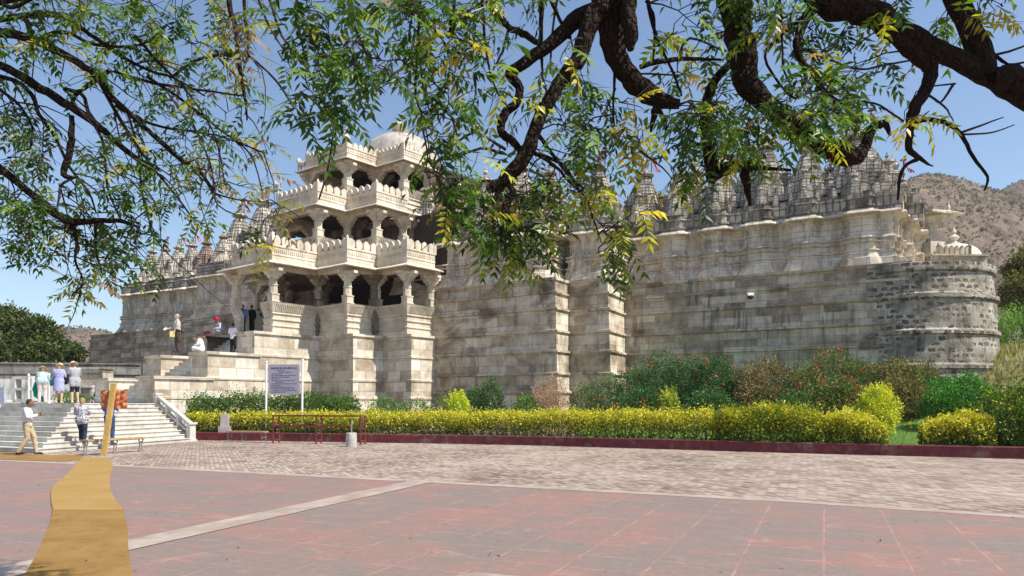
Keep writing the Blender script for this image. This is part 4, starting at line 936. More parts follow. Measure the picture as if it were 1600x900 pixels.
# spiky palm in front of the bastion
palm=thing('spiky_palm','spiky young palm with arching pale leaves in front of the bastion','palm',W(1445,28.2,z=gh(W(1445,28.2)[0],28.2)),0); WP.add(palm.name)
pb=Vector(palm.location); mb=MB(); mb.tube([pb,pb+Vector((0,0,.9))],[.09,.07],7); mb.build('trunk',M['bark2'],palm)
P=[];A=[];N=[];LL=[]
for i in range(26):
    an=random.uniform(0,2*pi); el=random.uniform(.2,1.45); p=pb+Vector((0,0,.9)); d=Vector((cos(an)*cos(el),sin(an)*cos(el),sin(el))); L=random.uniform(.9,1.5)
    for s in range(6):
        P.append(tuple(p)); A.append(tuple(d)); N.append((0.01,.02,1)); LL.append(L/6*1.5); p=p+d*L/6; d=(d+Vector((0,0,-.13))).normalized()
n=len(P); v,f,ti=kites(np.array(P),np.array(A),np.array(N),np.array(LL),np.full(n,.06),np.array([(.13,.18,.06)]*n)*rng.uniform(.7,1.5,(n,1))); cmesh('leaves',v,f,ti,M['shrubleaf'],palm)
# grass: lawn gap and rough slope
def grass(name,label,fn,n,h,cols):
    P=[];
    while len(P)<n:
        q=fn()
        if q: P.append(q)
    P=np.array(P); A=rand_unit(n)*.45; A[:,2]=1; A/=np.linalg.norm(A,axis=1,keepdims=True); L=h*rng.uniform(.5,1.4,n); v,f,ti=kites(P,A,rand_unit(n),L,L*.16,tints(n,cols,P)); o=cmesh(name,v,f,ti,M['shrubleaf']); tag(o,label,'grass',kind='stuff')
def fl():
    x=random.uniform(9,16); d=random.uniform(.4,8); y=ky(x)+d; return (x,y,gh(x,y)-.01)
grass('lawn_grass','short green lawn grass in the gap between the golden shrubs',fl,14000,.07,[((.10,.18,.03),3),((.19,.26,.06),2)])
def fs_():
    x=random.uniform(16.5,32); d=random.uniform(5,20); y=ky(x)+d; return (x,y,gh(x,y)-.03)
grass('rough_grass','dry rough grass on the slope right of the bastion',fs_,26000,.30,[((.20,.22,.07),3),((.34,.30,.14),3),((.10,.15,.03),2)])
# ================================================================== BACKGROUND TREES
def tree(name,label,base,th,blobs,n,size,cols,group=None):
    t=thing(name,label,'tree',base,0,group); WP.add(t.name); b=Vector(base)
    mb=MB(); top=b+Vector((0,0,th)); mb.tube([b-Vector((0,0,.3)),b+Vector((.1,0,th*.5)),top],[.32,.24,.2],9,bump=.08)
    for q in blobs:
        e=Vector(q[:3]); m=(top+e)/2+Vector((0,0,-.2)); mb.tube([top-Vector((0,0,.2)),m,e],[.14,.09,.03],6)
        for i in range(5):
            e2=e+Vector((random.uniform(-.8,.8)*q[3],random.uniform(-.8,.8)*q[4],random.uniform(-.3,.8)*q[5])); mb.tube([m,(m+e2)/2+Vector((0,0,.2)),e2],[.06,.04,.01],5)
    mb.build('trunk',M['bark2'],t); v,f,ti=blob_leaves(blobs,n,size,cols,shell=.6,rough=.35,updir=0); cmesh('crown',v,f,ti,M['shrubleaf'],t); return t
clumps=.8
TG=[((.035,.055,.015),3),((.07,.095,.025),4),((.14,.16,.05),2)]
def TB(u,v,r,D,sq=.75): x,y,z=W(u,D,v); q=r/F*D; return (x,y,z,q,q*.9,q*sq)
tree('leafy_tree','broad dark green tree beyond the left boundary wall',W(30,58,z=0),3.0,[TB(30,508,30,58),TB(62,514,26,57),TB(0,500,32,59),TB(-50,510,40,58),TB(75,540,26,57),TB(10,545,36,57),TB(50,552,34,56)],26000,.28,TG)
tree('leafy_tree','smaller thin-topped green tree at the left end of the temple',W(102,60,z=0),3.0,[TB(95,545,20,60),TB(115,552,18,60),TB(84,556,18,60)],7000,.26,TG)
tree('leafy_tree','brown and olive tree at the right edge beyond the bastion',W(1605,46,z=3),3.0,[TB(1592,420,22,46,1),TB(1618,412,30,46,1),TB(1600,455,34,45,.8),TB(1650,440,46,46,1),TB(1575,470,16,45,.7)],15000,.24,[((.12,.085,.03),4),((.10,.12,.03),3),((.20,.15,.05),3)])
clumps=.35
shrub('leafy_shrub','low green plants growing at the back of the step landing','shrub',[(-20.2,37.0,1.85,.9,.4,.4),(-22.2,36.9,1.8,.8,.4,.35),(-18.6,36.2,1.8,.6,.35,.35)],3000,.10,GR)
shrub('leafy_shrub','tangle of green and white-flowered plants left of the steps','shrub',[(-24.3,32.5,1.3,1.2,.7,.75),(-26,32.3,1.3,1.3,.7,.8)],5000,.10,[((.10,.14,.06),3),((.28,.30,.2),2),((.05,.09,.03),3)])
hedge('golden_hedge','short yellow-green hedge cut off by the left edge of the picture',[(-26.5,30.2),(-23.0,30.7),(-21.6,31)],.8,[1.25,1.3,1.1],.1,7000,.09,YC)
# ================================================================== PROPS
M['wood']=simple('pale_bench_wood',(.42,.27,.13),.6,var=.25,scale=9)
M['postwood']=simple('yellow_wood_post',(.55,.36,.12),.6,var=.2,scale=7)
M['greymetal']=simple('grey_painted_iron',(.33,.32,.31),.5,.3)
M['redframe']=simple('rusty_red_paint',(.17,.045,.04),.7,var=.4,scale=12)
M['whitepaint']=simple('white_paint',(.76,.75,.74),.5,var=.05)
M['signface']=simple('lilac_grey_board',(.36,.33,.40),.5,var=.06)
M['signtext']=simple('dark_lettering',(.05,.045,.08),.6)
M['concrete']=simple('dirty_concrete',(.42,.40,.36),.9,var=.4,scale=14)
def rustsheet():
    t=NT('crumpled_rust_red_sheet'); P=t.pos(); v=t.new('ShaderNodeTexVoronoi',feature='DISTANCE_TO_EDGE'); t.l.new(P,v.inputs['Vector']); v.inputs['Scale'].default_value=7; n=t.noise(P,9,5)
    c=t.mix(n,(.42,.10,.035),(.60,.19,.07)); c=t.mix(t.rng(v.outputs['Distance'],0,.05,.8,0),c,(.7,.42,.28)); t.bump(v.outputs['Distance'],.8,.04); return t.done(c,.65)
M['rustsheet']=rustsheet()
# bench with iron legs by the steps
def bench(name,label,pa,pb,h,legs,iron):
    pa=Vector(pa);pb=Vector(pb); c=(pa+pb)/2; d=pb-pa; rz=atan2(d.y,d.x); L=d.length
    t=thing(name,label,'bench',(c.x,c.y,0),rz)
    m=MB(); m.box((0,0,h-.025),(L,.34,.05)); m.build('seat',M['wood'],t)
    for x in legs:
        m=MB(); X=x*L/2
        if iron:
            m.tube([(X,-.15,0),(X,-.06,.05),(X,-.05,h-.17),(X,-.09,h-.10),(X,-.05,h-.05)],.018,6); m.tube([(X,.15,0),(X,.06,.05),(X,.05,h-.17),(X,.09,h-.10),(X,.05,h-.05)],.018,6)
            for z in (h-.1,): 
                ring=[(X+.1*cos(a),0,z+.06*sin(a)) for a in np.linspace(pi,2*pi,9)]; m.tube(ring,.014,6)
            m.tube([(X-.08,0,.02),(X+.08,0,.02)],.014,6); m.tube([(X-.035,0,.05),(X-.035,0,h-.15)],.014,6); m.tube([(X+.035,0,.05),(X+.035,0,h-.15)],.014,6); m.tube([(X,-.15,h-.06),(X,.15,h-.06)],.016,6)
        else:
            m.tube([(X-.02,-.13,0),(X-.02,-.13,h-.05)],.014,6); m.tube([(X-.02,.13,0),(X-.02,.13,h-.05)],.014,6); m.tube([(X-.02,-.13,.2),(X-.02,.13,.2)],.012,6); m.tube([(X+.14,-.13,.0),(X,-.13,.09),(X+.1,-.13,.1)],.012,6); m.tube([(X-.02,-.13,h-.07),(X+.12,-.13,h-.07)],.012,6)
        m.build('leg',M['greymetal'],t)
    m=MB(); m.tube([(-L*.48,0,h-.065),(L*.48,0,h-.065)],.016,6); m.build('rail',M['greymetal'],t)
    return t
bench('bench','long narrow bench on curly iron legs behind the leaning post',G(131,712),G(223,705),.48,(-.95,0.02,.93),True)
bench('bench','narrow light wood bench on thin metal legs beside the red kerb',G(357,690.5),G(416,691.5),.46,(-.9,-.15,.9),False)
# leaning wooden post carrying a red sheet
t=thing('leaning_signpost','leaning yellow wooden post with a crumpled rust-red sheet fixed to it','signpost',G(162,712))
m=MB(); m.add([(x*1.0+dx,y,z) for (x,y,z) in [(-.075,-.05,0),(.075,-.05,0),(.075,.05,0),(-.075,.05,0)] for dx in (0,)]+[(x+.31,y,2.2) for x,y in [(-.075,-.05),(.075,-.05),(.075,.05),(-.075,.05)]],[(3,2,1,0),(4,5,6,7),(0,1,5,4),(1,2,6,5),(2,3,7,6),(3,0,4,7)]); m.build('post',M['postwood'],t)
m=MB(); nx,nz=8,6; vs=[]
for j in range(nz+1):
    for i in range(nx+1): vs.append((-.14+.80*i/nx+.02*sin(j*2.3),.07+.022*sin(i*1.9+j*2.7)+.015*cos(i*3.1),1.42+.56*j/nz+.02*sin(i*1.5)+.03*i/nx))
k=len(vs); vs+=[(a,b+.015,c) for a,b,c in vs]; fs=[]
for j in range(nz):
    for i in range(nx): a=j*(nx+1)+i; fs+=[(a,a+1,a+nx+2,a+nx+1),(k+a+nx+1,k+a+nx+2,k+a+1,k+a)]
m.add(vs,fs); m.build('sheet',M['rustsheet'],t)
# notice board
sb=W(414,31.9); sc=W(473,31.9); zb=.45
t=thing('notice_board','lilac-grey notice board on two white posts above the golden hedge','sign',((sb[0]+sc[0])/2,31.9,zb),-.12)
hw=(sc[0]-sb[0])/2
for s,top in ((-1,3.35-zb),(1,3.42-zb)):
    m=MB(); m.tube([(s*hw,0,0),(s*hw+.03,0,top)],.045,8); m.lathe((s*hw+.03,0,top),[(.05,0),(.06,.04),(.02,.09)],8); m.build('post',M['whitepaint'],t)
z0,z1=1.97-zb,3.28-zb; w=hw-.12; r=.09
pl=[]
for cx,cz,a0 in ((w-r,z1-r,0),(-w+r,z1-r,pi/2),(-w+r,z0+r,pi),(w-r,z0+r,1.5*pi)):
    for k in range(5): a=a0+k*pi/8; pl.append((cx+r*cos(a),cz+r*sin(a)))
m=MB(); n=len(pl); m.add([(x,-.02,z) for x,z in pl]+[(x,.02,z) for x,z in pl],[tuple(range(n-1,-1,-1)),tuple(range(n,2*n))]+[(i,(i+1)%n,n+(i+1)%n,n+i) for i in range(n)]); bd=m.build('board',M['signface'],t)
m=MB()
for s in (-1,1):
    for z in (z0+.25,z0+.75,z1-.15): m.box((s*(w+.06),0,z),(.16,.03,.04))
m.build('bracket',M['whitepaint'],t)
m=MB(); rs=random.Random(4)
def words(x0,x1,z,h):
    x=x0
    while x<x1:
        L=rs.uniform(.035,.11); 
        if x+L>x1: break
        # each word a row of short letter strokes
        q=x
        while q<x+L-.012:
            hh=h*rs.uniform(.6,1); m.box((q+.006,-.024,z-(h-hh)/2),(.011,.004,hh)); 
            if rs.random()<.5: m.box((q+.012,-.0245,z+rs.choice((-1,0,1))*hh*.35),(.013,.004,h*.18))
            q+=.019
        x+=L+.028
words(-w*.82,w*.9,z1-.15,.085)
words(-w*.45,w*.2,z1-.25,.04)
lines=[(-.35,.55),(-.75,.0),(-.78,.85),(-.78,.45),(-.78,-.15),(-.75,.8),(-.55,.05),(-.75,.9),(-.78,-.1),(-.8,.7),(-.8,.75),(-.7,.9),(-.8,.2)]
for i,(a,b) in enumerate(lines): words(w*a,w*b,z1-.33-i*.072,.034)
m.build('lettering',M['signtext'],bd); bpy.data.objects[bd.name]
# small board at the left edge
c=(-22.05,31.3); t=thing('notice_board','lilac board in a pale blue frame cut off by the left edge','sign',(c[0],c[1],1.08),-.1)
m=MB(); m.box((-.2,0,.85),(1.35,.04,.62)); bd=m.build('board',M['signface'],t)
m=MB(); 
for z in (.52,1.18): m.box((-.2,0,z),(1.43,.06,.05))
for x in (-.9,.5): m.box((x,0,.05),(.05,.06,2.3))
m.build('frame',simple('pale_blue_paint',(.30,.45,.58),.5),t)
m=MB()
for i in range(6): m.box((-.25,-.025,1.08-i*.085),(1.1,.008,.028))
m.build('lettering',simple('maroon_lettering',(.28,.08,.12),.6),bd)
# red steel rack in front of the hedge
ra=Vector(G(430,692.5)); rb=Vector(G(566,694.5)); d=rb-ra; rz=atan2(d.y,d.x); L=d.length; c=(ra+rb)/2
t=thing('steel_rack','long open rack of rusty red steel tubes standing against the kerb','rack',(c.x,c.y+.1,0),rz)
H=1.12; Wd=.42
for x in (-L/2,0.0,L/2):
    for y in (-Wd/2,Wd/2):
        m=MB(); m.box((x,y,H/2),(.05,.05,H)); m.build('leg',M['redframe'],t)
for y in (-Wd/2,Wd/2):
    m=MB(); m.box((0,y,H-.02),(L,.045,.055)); m.build('top_rail',M['redframe'],t)
    m=MB(); m.box((0,y,.70),(L-.05,.035,.05)); m.build('middle_rail',M['redframe'],t)
for x in (-L/2,L/2,0):
    for z in (.14,.42,.74,H-.02): 
        m=MB(); m.box((x,0,z),(.035,Wd-.05,.04)); m.build('cross_bar',M['redframe'],t)
# concrete drum with pipe, stone marker
p=G(549,698); t=thing('concrete_drum','dirty concrete drum with a thin grey pipe standing up from it','bollard',p)
m=MB(); m.lathe((0,0,0),[(.20,0),(.205,.3),(.19,.5),(.17,.515)],18); m.build('drum',M['concrete'],t); m=MB(); m.tube([(.0,0,.5),(.02,0,.98)],.025,8); m.build('pipe',M['greymetal'],t)
p=kpt(352,.25); o=MB(); o.box((0,0,.2),(.5,.3,.42),0); o.box((0,0,.66),(.36,.2,.56),0,.88); ob=o.build('stone_marker',simple('pink_grey_stone',(.42,.37,.35),.8)); ob.location=(p[0],p[1],.2); tag(ob,'small pinkish stone marker standing at the kerb in front of the golden hedge','marker')
# white railing posts by the landing
for u,D,lab in ((45,30.9,'thin white railing post left of the stooping woman'),(77,30.5,'thin white railing post right of the stooping woman')):
    x,y,_=W(u,D); m=MB(); m.tube([(0,0,0),(0,0,1.15)],.03,8); m.lathe((0,0,1.12),[(.03,0),(.055,.04),(.03,.1),(.005,.13)],8); m.lathe((0,0,0),[(.07,0),(.05,.06),(.03,.08)],8); o=m.build('railing_post',M['whitepaint']); o.location=(x,y,1.6); tag(o,lab,'post')
# little clay scrap on the kerb, leaves on the paving
P=[];
for i in range(150):
    u=random.uniform(0,1600); v=random.choice([random.uniform(735,895),random.uniform(700,740)]); P.append(G(u,v,.02))
for i in range(120):
    x=random.uniform(-13,17); P.append((x,ky(x)-abs(random.gauss(0,.18))-.02,.012))
P=np.array(P); n=len(P); A=rand_unit(n); A[:,2]*=.2; v,f,ti=kites(P,A/np.linalg.norm(A,axis=1,keepdims=True),np.tile((0,.05,1.0),(n,1)),rng.uniform(.03,.075,n),np.full(n,.024),np.array([(.16,.09,.04)]*n)*rng.uniform(.4,1.6,(n,1))); o=cmesh('fallen_leaves',v,f,ti,M['shrubleaf']); tag(o,'a few small dry leaves scattered on the sandstone paving','leaves',kind='stuff')

# ================================================================== PEOPLE
def cloth(name,a,b=None,kind=None,scale=30):
    t=NT(name); P=t.new('ShaderNodeTexCoord').outputs['Object']
    if kind=='pattern': n=t.noise(P,scale,2,.5,1.5); c=t.mix(t.rng(n,.48,.53),a,b)
    elif kind=='stripe':
        s=t.new('ShaderNodeSeparateXYZ'); t.l.new(P,s.inputs[0]); c=t.mix(t.math('GREATER_THAN',t.math('FRACT',t.math('MULTIPLY',s.outputs[0],scale)),.6),a,b)
    else: n=t.noise(P,6,4); c=t.mix(n,tuple(x*.85 for x in a),tuple(min(1,x*1.1) for x in a))
    t.bump(t.noise(P,9,4,.6,1.5),1.0,.06); return t.done(c,.85,.15)
SK={'l':simple('light_skin',(.55,.33,.25),.55,var=.05),'d':simple('brown_skin',(.24,.12,.075),.55,var=.05)}
def person(label,loc,face,J=None,skin='l',h=1.7,shirt=None,trousers=None,skirt=None,shorts=False,hair=(.03,.02,.015),hat=None,turban=None,sleeve=.5,shoes=(.05,.04,.035),long_top=0.0,female=False,fat=1.0,robe=None,bald=False,bag=None,extra=None):
    """one continuous body skinned over posed joints; clothes and hair are child meshes"""
    s=h/1.72
    D=dict(pel=(0,0,.95),wai=(0,0,1.08),che=(0,.0,1.30),nk=(0,-.01,1.46),hd=(0,.02,1.60),
      shl=(-.17,-.01,1.41),shr=(.17,-.01,1.41),ell=(-.23,-.03,1.13),elr=(.23,-.03,1.13),wrl=(-.24,.06,.88),wrr=(.24,.06,.88),
      hpl=(-.09,0,.92),hpr=(.09,0,.92),knl=(-.10,.03,.50),knr=(.10,.03,.50),anl=(-.11,-.02,.09),anr=(.11,-.02,.09),look=(0,1,0))
    if J: D.update(J)
    V={k:Vector(v)*(1 if k=='look' else s) for k,v in D.items()}
    t=thing('person',label,'person',loc,face)
    def rm(o,vox,smooth=3):
        r=o.modifiers.new('remesh','REMESH'); r.mode='VOXEL'; r.voxel_size=vox; r.use_smooth_shade=True
        if smooth: q=o.modifiers.new('smooth','SMOOTH'); q.factor=.5; q.iterations=smooth
    def cap(mb,a,b,ra,rb,seg=5,n=12,sx=None):
        a=Vector(a);b=Vector(b); d=(b-a); L=d.length
        if L<1e-5: return
        u=d/L; pts=[];rad=[]
        for k in (0,.35,.7): pts.append(a-u*ra*cos(k*pi/2)*.95); rad.append(max(.004,ra*sin(k*pi/2)))
        pts.append(a);rad.append(ra); pts.append((a+b)/2);rad.append((ra+rb)/2*1.01); pts.append(b);rad.append(rb)
        for k in (.7,.35,0): pts.append(b+u*rb*cos(k*pi/2)*.95); rad.append(max(.004,rb*sin(k*pi/2)))
        mb.tube(pts,rad,n)
    def ell(mb,c,r,lx=None,n=14):
        vs=[];fs=[];m=9
        fw=V['look'].normalized(); rt=fw.cross(Vector((0,0,1))); rt=rt.normalized() if rt.length>.1 else Vector((1,0,0)); up=rt.cross(fw)
        rings=[]
        for i in range(m+1):
            th=pi*(i+.02)/(m+.04); rings.append([Vector(c)+(rt*(sin(th)*cos(2*pi*k/n)*r[0])+fw*(sin(th)*sin(2*pi*k/n)*r[1])+up*(cos(th)*r[2])) for k in range(n)])
        mb.loft(rings)
    fw=V['look'].normalized(); rt=fw.cross(Vector((0,0,1))).normalized(); up=rt.cross(fw)
    # torso cross-section along spine, elliptical
    def torso(mb,gr,zlow=None,f=1.0):
        w=.155 if not female else .14
        spine=[(V['hpl']+V['hpr'])/2-Vector((0,0,.05*s)),V['pel'],V['wai'],V['che'],(V['shl']+V['shr'])/2-Vector((0,0,.03*s)),V['nk']]
        ww=[.150,.165 if female else .155,.135 if female else .145,.165,.165,.06]; dd=[.105,.115,.105,.120,.095,.055]
        rings=[]; ax=(V['shr']-V['shl']).normalized()
        for i,c in enumerate(spine):
            tdir=(spine[min(i+1,5)]-spine[max(i-1,0)]).normalized(); fwd=tdir.cross(ax).normalized()*-1
            rings.append([c+ax*cos(2*pi*k/16)*(ww[i]*s*fat*f+gr)+fwd*sin(2*pi*k/16)*(dd[i]*s*fat*f+gr) for k in range(16)])
        mb.loft(rings)
    b=MB(); torso(b,-.006)
    hd=V['hd']; ell(b,hd+up*.005*s,(.078*s,.095*s,.118*s)); ell(b,hd-up*.05*s+fw*.018*s,(.058*s,.07*s,.07*s)); cap(b,V['nk']-Vector((0,0,.03)),hd-up*.04*s,.056*s,.054*s)
    cap(b,hd+fw*.088*s+up*.01*s,hd+fw*.112*s-up*.022*s,.010*s,.016*s,n=8)        # nose
    cap(b,hd+fw*.088*s-up*.052*s-rt*.02*s,hd+fw*.088*s-up*.052*s+rt*.02*s,.010*s,.010*s,n=8) # lips
    for q in (-1,1):
        cap(b,hd+rt*q*.076*s-up*.005*s,hd+rt*q*.080*s+up*.02*s,.016*s,.018*s,n=8)  # ears
        cap(b,hd+rt*q*.018*s+fw*.083*s+up*.028*s,hd+rt*q*.048*s+fw*.076*s+up*.03*s,.011*s,.010*s,n=8) # brow
    for a_,e_,w_,q in (('shl','ell','wrl',-1),('shr','elr','wrr',1)):
        cap(b,V[a_],V[e_],.052*s,.042*s); cap(b,V[e_],V[w_],.041*s,.027*s)
        d=(V[w_]-V[e_]).normalized(); pc=V[w_]+d*.05*s; side=d.cross(Vector((0,1,.2))).normalized(); side=side if side.length>.2 else Vector((1,0,0)); pn=d.cross(side).normalized()
        cap(b,V[w_]+d*.01*s,V[w_]+d*.075*s,.027*s,.034*s,n=8)
        for i,(o_,l_) in enumerate(((-.03,.062),(-.01,.075),(.01,.07),(.029,.055))):
            p0=V[w_]+d*.075*s+side*o_*s; p1=p0+(d*.8+pn*.25)*l_*.55*s; p2=p1+(d*.5+pn*.8)*l_*.45*s
            cap(b,p0,p1,.0105*s,.0095*s,n=6); cap(b,p1,p2,.0095*s,.008*s,n=6)
        p0=V[w_]+d*.03*s-side*.026*s; cap(b,p0,p0+(d*.6-side*.8)*.045*s,.013*s,.010*s,n=6)
    for hp,kn,an in (('hpl','knl','anl'),('hpr','knr','anr')):
        cap(b,V[hp],V[kn],.082*s*fat,.052*s); cap(b,V[kn],V[kn].lerp(V[an],.35),.052*s,.055*s); cap(b,V[kn].lerp(V[an],.35),V[an],.054*s,.034*s)
    o=b.build('body',SK[skin],t); rm(o,.013,2)
    # shoes
    if shoes:
        sm_=simple('shoe_leather',shoes,.5)
        for an,kn in (('anl','knl'),('anr','knr')):
            m=MB(); a=V[an]; f=D.get('foot_'+an[-1]); f=Vector(f).normalized() if f else Vector((0,1,0)); cap(m,a+Vector((0,0,-.045*s))-f*.03*s,a+Vector((0,0,-.058*s))+f*.15*s,.048*s,.036*s); cap(m,a,a-Vector((0,0,.04*s)),.044*s,.05*s); o=m.build('shoe',sm_,t); rm(o,.013,2)
    if shirt:
        m=MB(); torso(m,.016)
        for a_,e_,w_ in (('shl','ell','wrl'),('shr','elr','wrr')):
            if sleeve<=.5: cap(m,V[a_],V[a_].lerp(V[e_],sleeve*2*.8+.05),.068*s,.062*s)
            else: cap(m,V[a_],V[e_],.066*s,.054*s); cap(m,V[e_],V[e_].lerp(V[w_],(sleeve-.5)*2*.93),.054*s,.040*s)
            cap(m,V['nk']-Vector((0,0,.05*s)),V[a_],.05*s,.064*s)
        if long_top: 
            for hp,kn in (('hpl','knl'),('hpr','knr')): cap(m,V[hp]+Vector((0,0,.05)),V[hp].lerp(V[kn],long_top),.125*s*fat,.12*s*fat)
        o=m.build('shirt',shirt,t); rm(o,.016,4)
    if robe:
        m=MB(); torso(m,.025,f=1.05)
        for a_,e_ in (('shl','ell'),('shr','elr')): cap(m,V[a_],V[a_].lerp(V[e_],.8),.07*s,.066*s); cap(m,V['nk']-Vector((0,0,.05*s)),V[a_],.05*s,.068*s)
        rg=[]
        for q,w_,d_ in ((.05,.19,.14),(-.1,.20,.15),(-.3,.21,.16),(-.43,.20,.16)): rg.append([V['pel']+Vector((cos(2*pi*k/16)*w_*s*1.05,sin(2*pi*k/16)*d_*s*1.1,q*s)) for k in range(16)])
        m.loft(rg); o=m.build('dress',robe,t); rm(o,.016,4)
    if trousers:
        m=MB(); g=.017
        for hp,kn,an in (('hpl','knl','anl'),('hpr','knr','anr')):
            cap(m,V[hp],V[kn],.098*s*fat,.074*s); 
            if not shorts: cap(m,V[kn],V[an]+Vector((0,0,-.02 if shoes else 0)),.073*s,.062*s)
            cap(m,V['pel']-Vector((0,0,.0)),V[hp],.13*s*fat,.105*s*fat)
        cap(m,V['hpl']+Vector((0,0,.04)),V['hpr']+Vector((0,0,.04)),.11*s*fat,.11*s*fat); o=m.build('shorts' if shorts else 'trousers',trousers,t); rm(o,.015,4)
        if shirt and not long_top:
            m=MB(); c=V['pel']+(V['wai']-V['pel'])*.15; m.lathe(tuple(c),[(.165*s*fat,-.018),(.168*s*fat,.018)],18); 
    if hat:
        m=MB(); c=hd+up*.06*s; rg=[]
        for r,z in ((.17,-.015),(.175,-.005),(.10,.012),(.096,.05),(.085,.085),(.03,.1),(.002,.1)):
            rg.append([c+rt*cos(2*pi*k/20)*r*s+fw*sin(2*pi*k/20)*r*s*1.06+up*(z*s-(.02*s*abs(cos(2*pi*k/20)) if r>.15 else 0)) for k in range(20)])
        m.loft(rg); m.build('hat',simple('straw_hat',hat,.85,var=.12,scale=30),t)
    if turban:
        m=MB(); c=hd+up*.075*s
        for i in range(5):
            tilt=.3*(i%2-.5); ring=[c+rt*cos(a)*.085*s+fw*sin(a)*.10*s+up*(.022*i*s-.03*s+tilt*.06*s*cos(a)) for a in np.linspace(0,2*pi,15)]; m.tube(ring,.04*s,8)
        cap(m,c,c+up*.06*s,.085*s,.07*s); o=m.build('turban',cloth('turban_cloth',turban),t); rm(o,.012,1)
    if hair is not None:
        m=MB(); 
        if bald: 
            for q in (-1,1): cap(m,hd+rt*q*.062*s-fw*.02*s+up*.0*s,hd-fw*.075*s-up*.02*s+rt*q*.01*s,.028*s,.03*s)
        else:
            ell(m,hd+up*.035*s-fw*.022*s,(.086*s,.095*s,.10*s)); 
            cap(m,hd-fw*.06*s+up*.0*s,hd-fw*.05*s-up*(.10 if female else .05)*s,.06*s,.05*s if female else .035*s)
            if female:
                for q in (-1,1): cap(m,hd+rt*q*.06*s-fw*.02*s+up*.03*s,hd+rt*q*.06*s-fw*.03*s-up*.06*s,.035*s,.03*s)
        o=m.build('hair',simple('hair',hair,.6,var=.3,scale=60),t); rm(o,.011,1)
    if bag:
        for kind,pts,rad,col in bag:
            m=MB()
            if kind=='strap': m.tube([Vector(p)*s for p in pts],rad,6)
            elif kind=='bag': 
                for i in range(len(pts)-1): cap(m,Vector(pts[i])*s,Vector(pts[i+1])*s,rad,rad*.9)
            else: m.box(Vector(pts[0])*s,rad)
            o=m.build({'strap':'strap','bag':'bag','paper':'papers'}[kind],cloth('bag_cloth',col),t)
            if kind=='bag': rm(o,.014,3)
    return t
def at(u,D,z): x,y,_=W(u,D); return (x,y,z)
def facing(dx,dy): return atan2(dy,dx)-pi/2
C=cloth
# man in white shirt and tan trousers walking at the foot of the steps, forearms raised
person('man in white shirt and tan trousers walking at the foot of the steps',at(43,22.6,.02),facing(.95,.3),h=1.70,skin='d',
 J=dict(ell=(-.25,.06,1.17),wrl=(-.06,.30,1.27),elr=(.25,.08,1.17),wrr=(.02,.30,1.22),knl=(-.09,.16,.52),anl=(-.09,.22,.09),knr=(.09,.02,.50),anr=(.09,-.22,.12),hd=(0,.07,1.60),look=(0,1,-.15)),
 shirt=C('white_shirt',(.82,.79,.80)),trousers=C('tan_trousers',(.56,.43,.27)),sleeve=.95,shoes=(.06,.04,.03),fat=1.05)
person('woman in black-and-white patterned top and dark trousers climbing the steps',at(128,24.7,.16),facing(-.25,1),h=1.62,female=True,
 J=dict(ell=(-.24,.05,1.14),wrl=(-.10,.25,1.10),elr=(.25,.05,1.14),wrr=(.14,.26,1.12),knl=(-.09,.20,.56),anl=(-.10,.22,.24),knr=(.09,.02,.50),anr=(.09,-.08,.10),hd=(0,.06,1.59),look=(0,1,-.3)),
 shirt=C('patterned_top',(.80,.80,.84),(.02,.02,.05),'pattern',34),long_top=.12,trousers=C('navy_trousers',(.03,.045,.08)),hair=(.32,.2,.09),sleeve=.45,shoes=(.45,.4,.35),fat=1.12)
person('man in bright blue shirt standing half hidden behind the leaning post',at(171,25.6,.16),facing(.1,1),h=1.72,
 J=dict(ell=(-.27,.08,1.18),wrl=(-.22,.25,1.36),elr=(.27,.08,1.18),wrr=(.22,.25,1.36)),shirt=C('blue_shirt',(.03,.16,.58)),trousers=C('blue_jeans',(.05,.08,.17)),hair=(.05,.03,.02),sleeve=.45)
person('stooping woman in pale teal top and tan hat with a green bag',at(66,29.6,1.6),facing(-.6,1),h=1.62,female=True,fat=1.2,
 J=dict(wai=(0,.08,1.06),che=(0,.24,1.22),nk=(0,.38,1.33),hd=(0,.47,1.44),shl=(-.17,.33,1.28),shr=(.17,.33,1.28),ell=(-.24,.42,1.02),wrl=(-.16,.58,.90),elr=(.24,.42,1.02),wrr=(.16,.58,.92),look=(0,1,-.7)),
 shirt=C('pale_teal_top',(.42,.52,.53)),long_top=.05,trousers=C('pale_trousers',(.62,.54,.50)),hat=(.50,.33,.17),hair=(.2,.13,.07),sleeve=.8,shoes=(.4,.35,.3),
 bag=[('strap',[(-.12,.30,1.33),(.02,.12,1.15),(.18,.0,.98)],.012,(.05,.05,.06)),('bag',[(-.20,.46,.86),(-.27,.34,.62),(-.22,.24,.36)],.10,(.0,.30,.20)),('bag',[(-.22,.24,.36),(.0,.2,.16)],.11,(.0,.30,.20))])
person('woman in long lavender dress and straw hat seen from behind on the landing',at(92,30.6,1.6),facing(-.1,1),h=1.66,female=True,fat=1.15,
 J=dict(hd=(0,.09,1.57),look=(0,1,-.5),ell=(-.25,.06,1.15),wrl=(-.14,.26,1.12),elr=(.25,.06,1.15),wrr=(.14,.26,1.10)),robe=C('lavender_dress',(.42,.43,.68)),hat=(.62,.47,.25),hair=(.3,.2,.1),shoes=(.45,.33,.26),
 bag=[('strap',[(.13,-.13,1.42),(0,-.15,1.25),(-.19,-.12,1.0)],.012,(.12,.03,.05)),('bag',[(-.27,-.03,.98),(-.29,-.02,.82)],.09,(.03,.13,.2))])
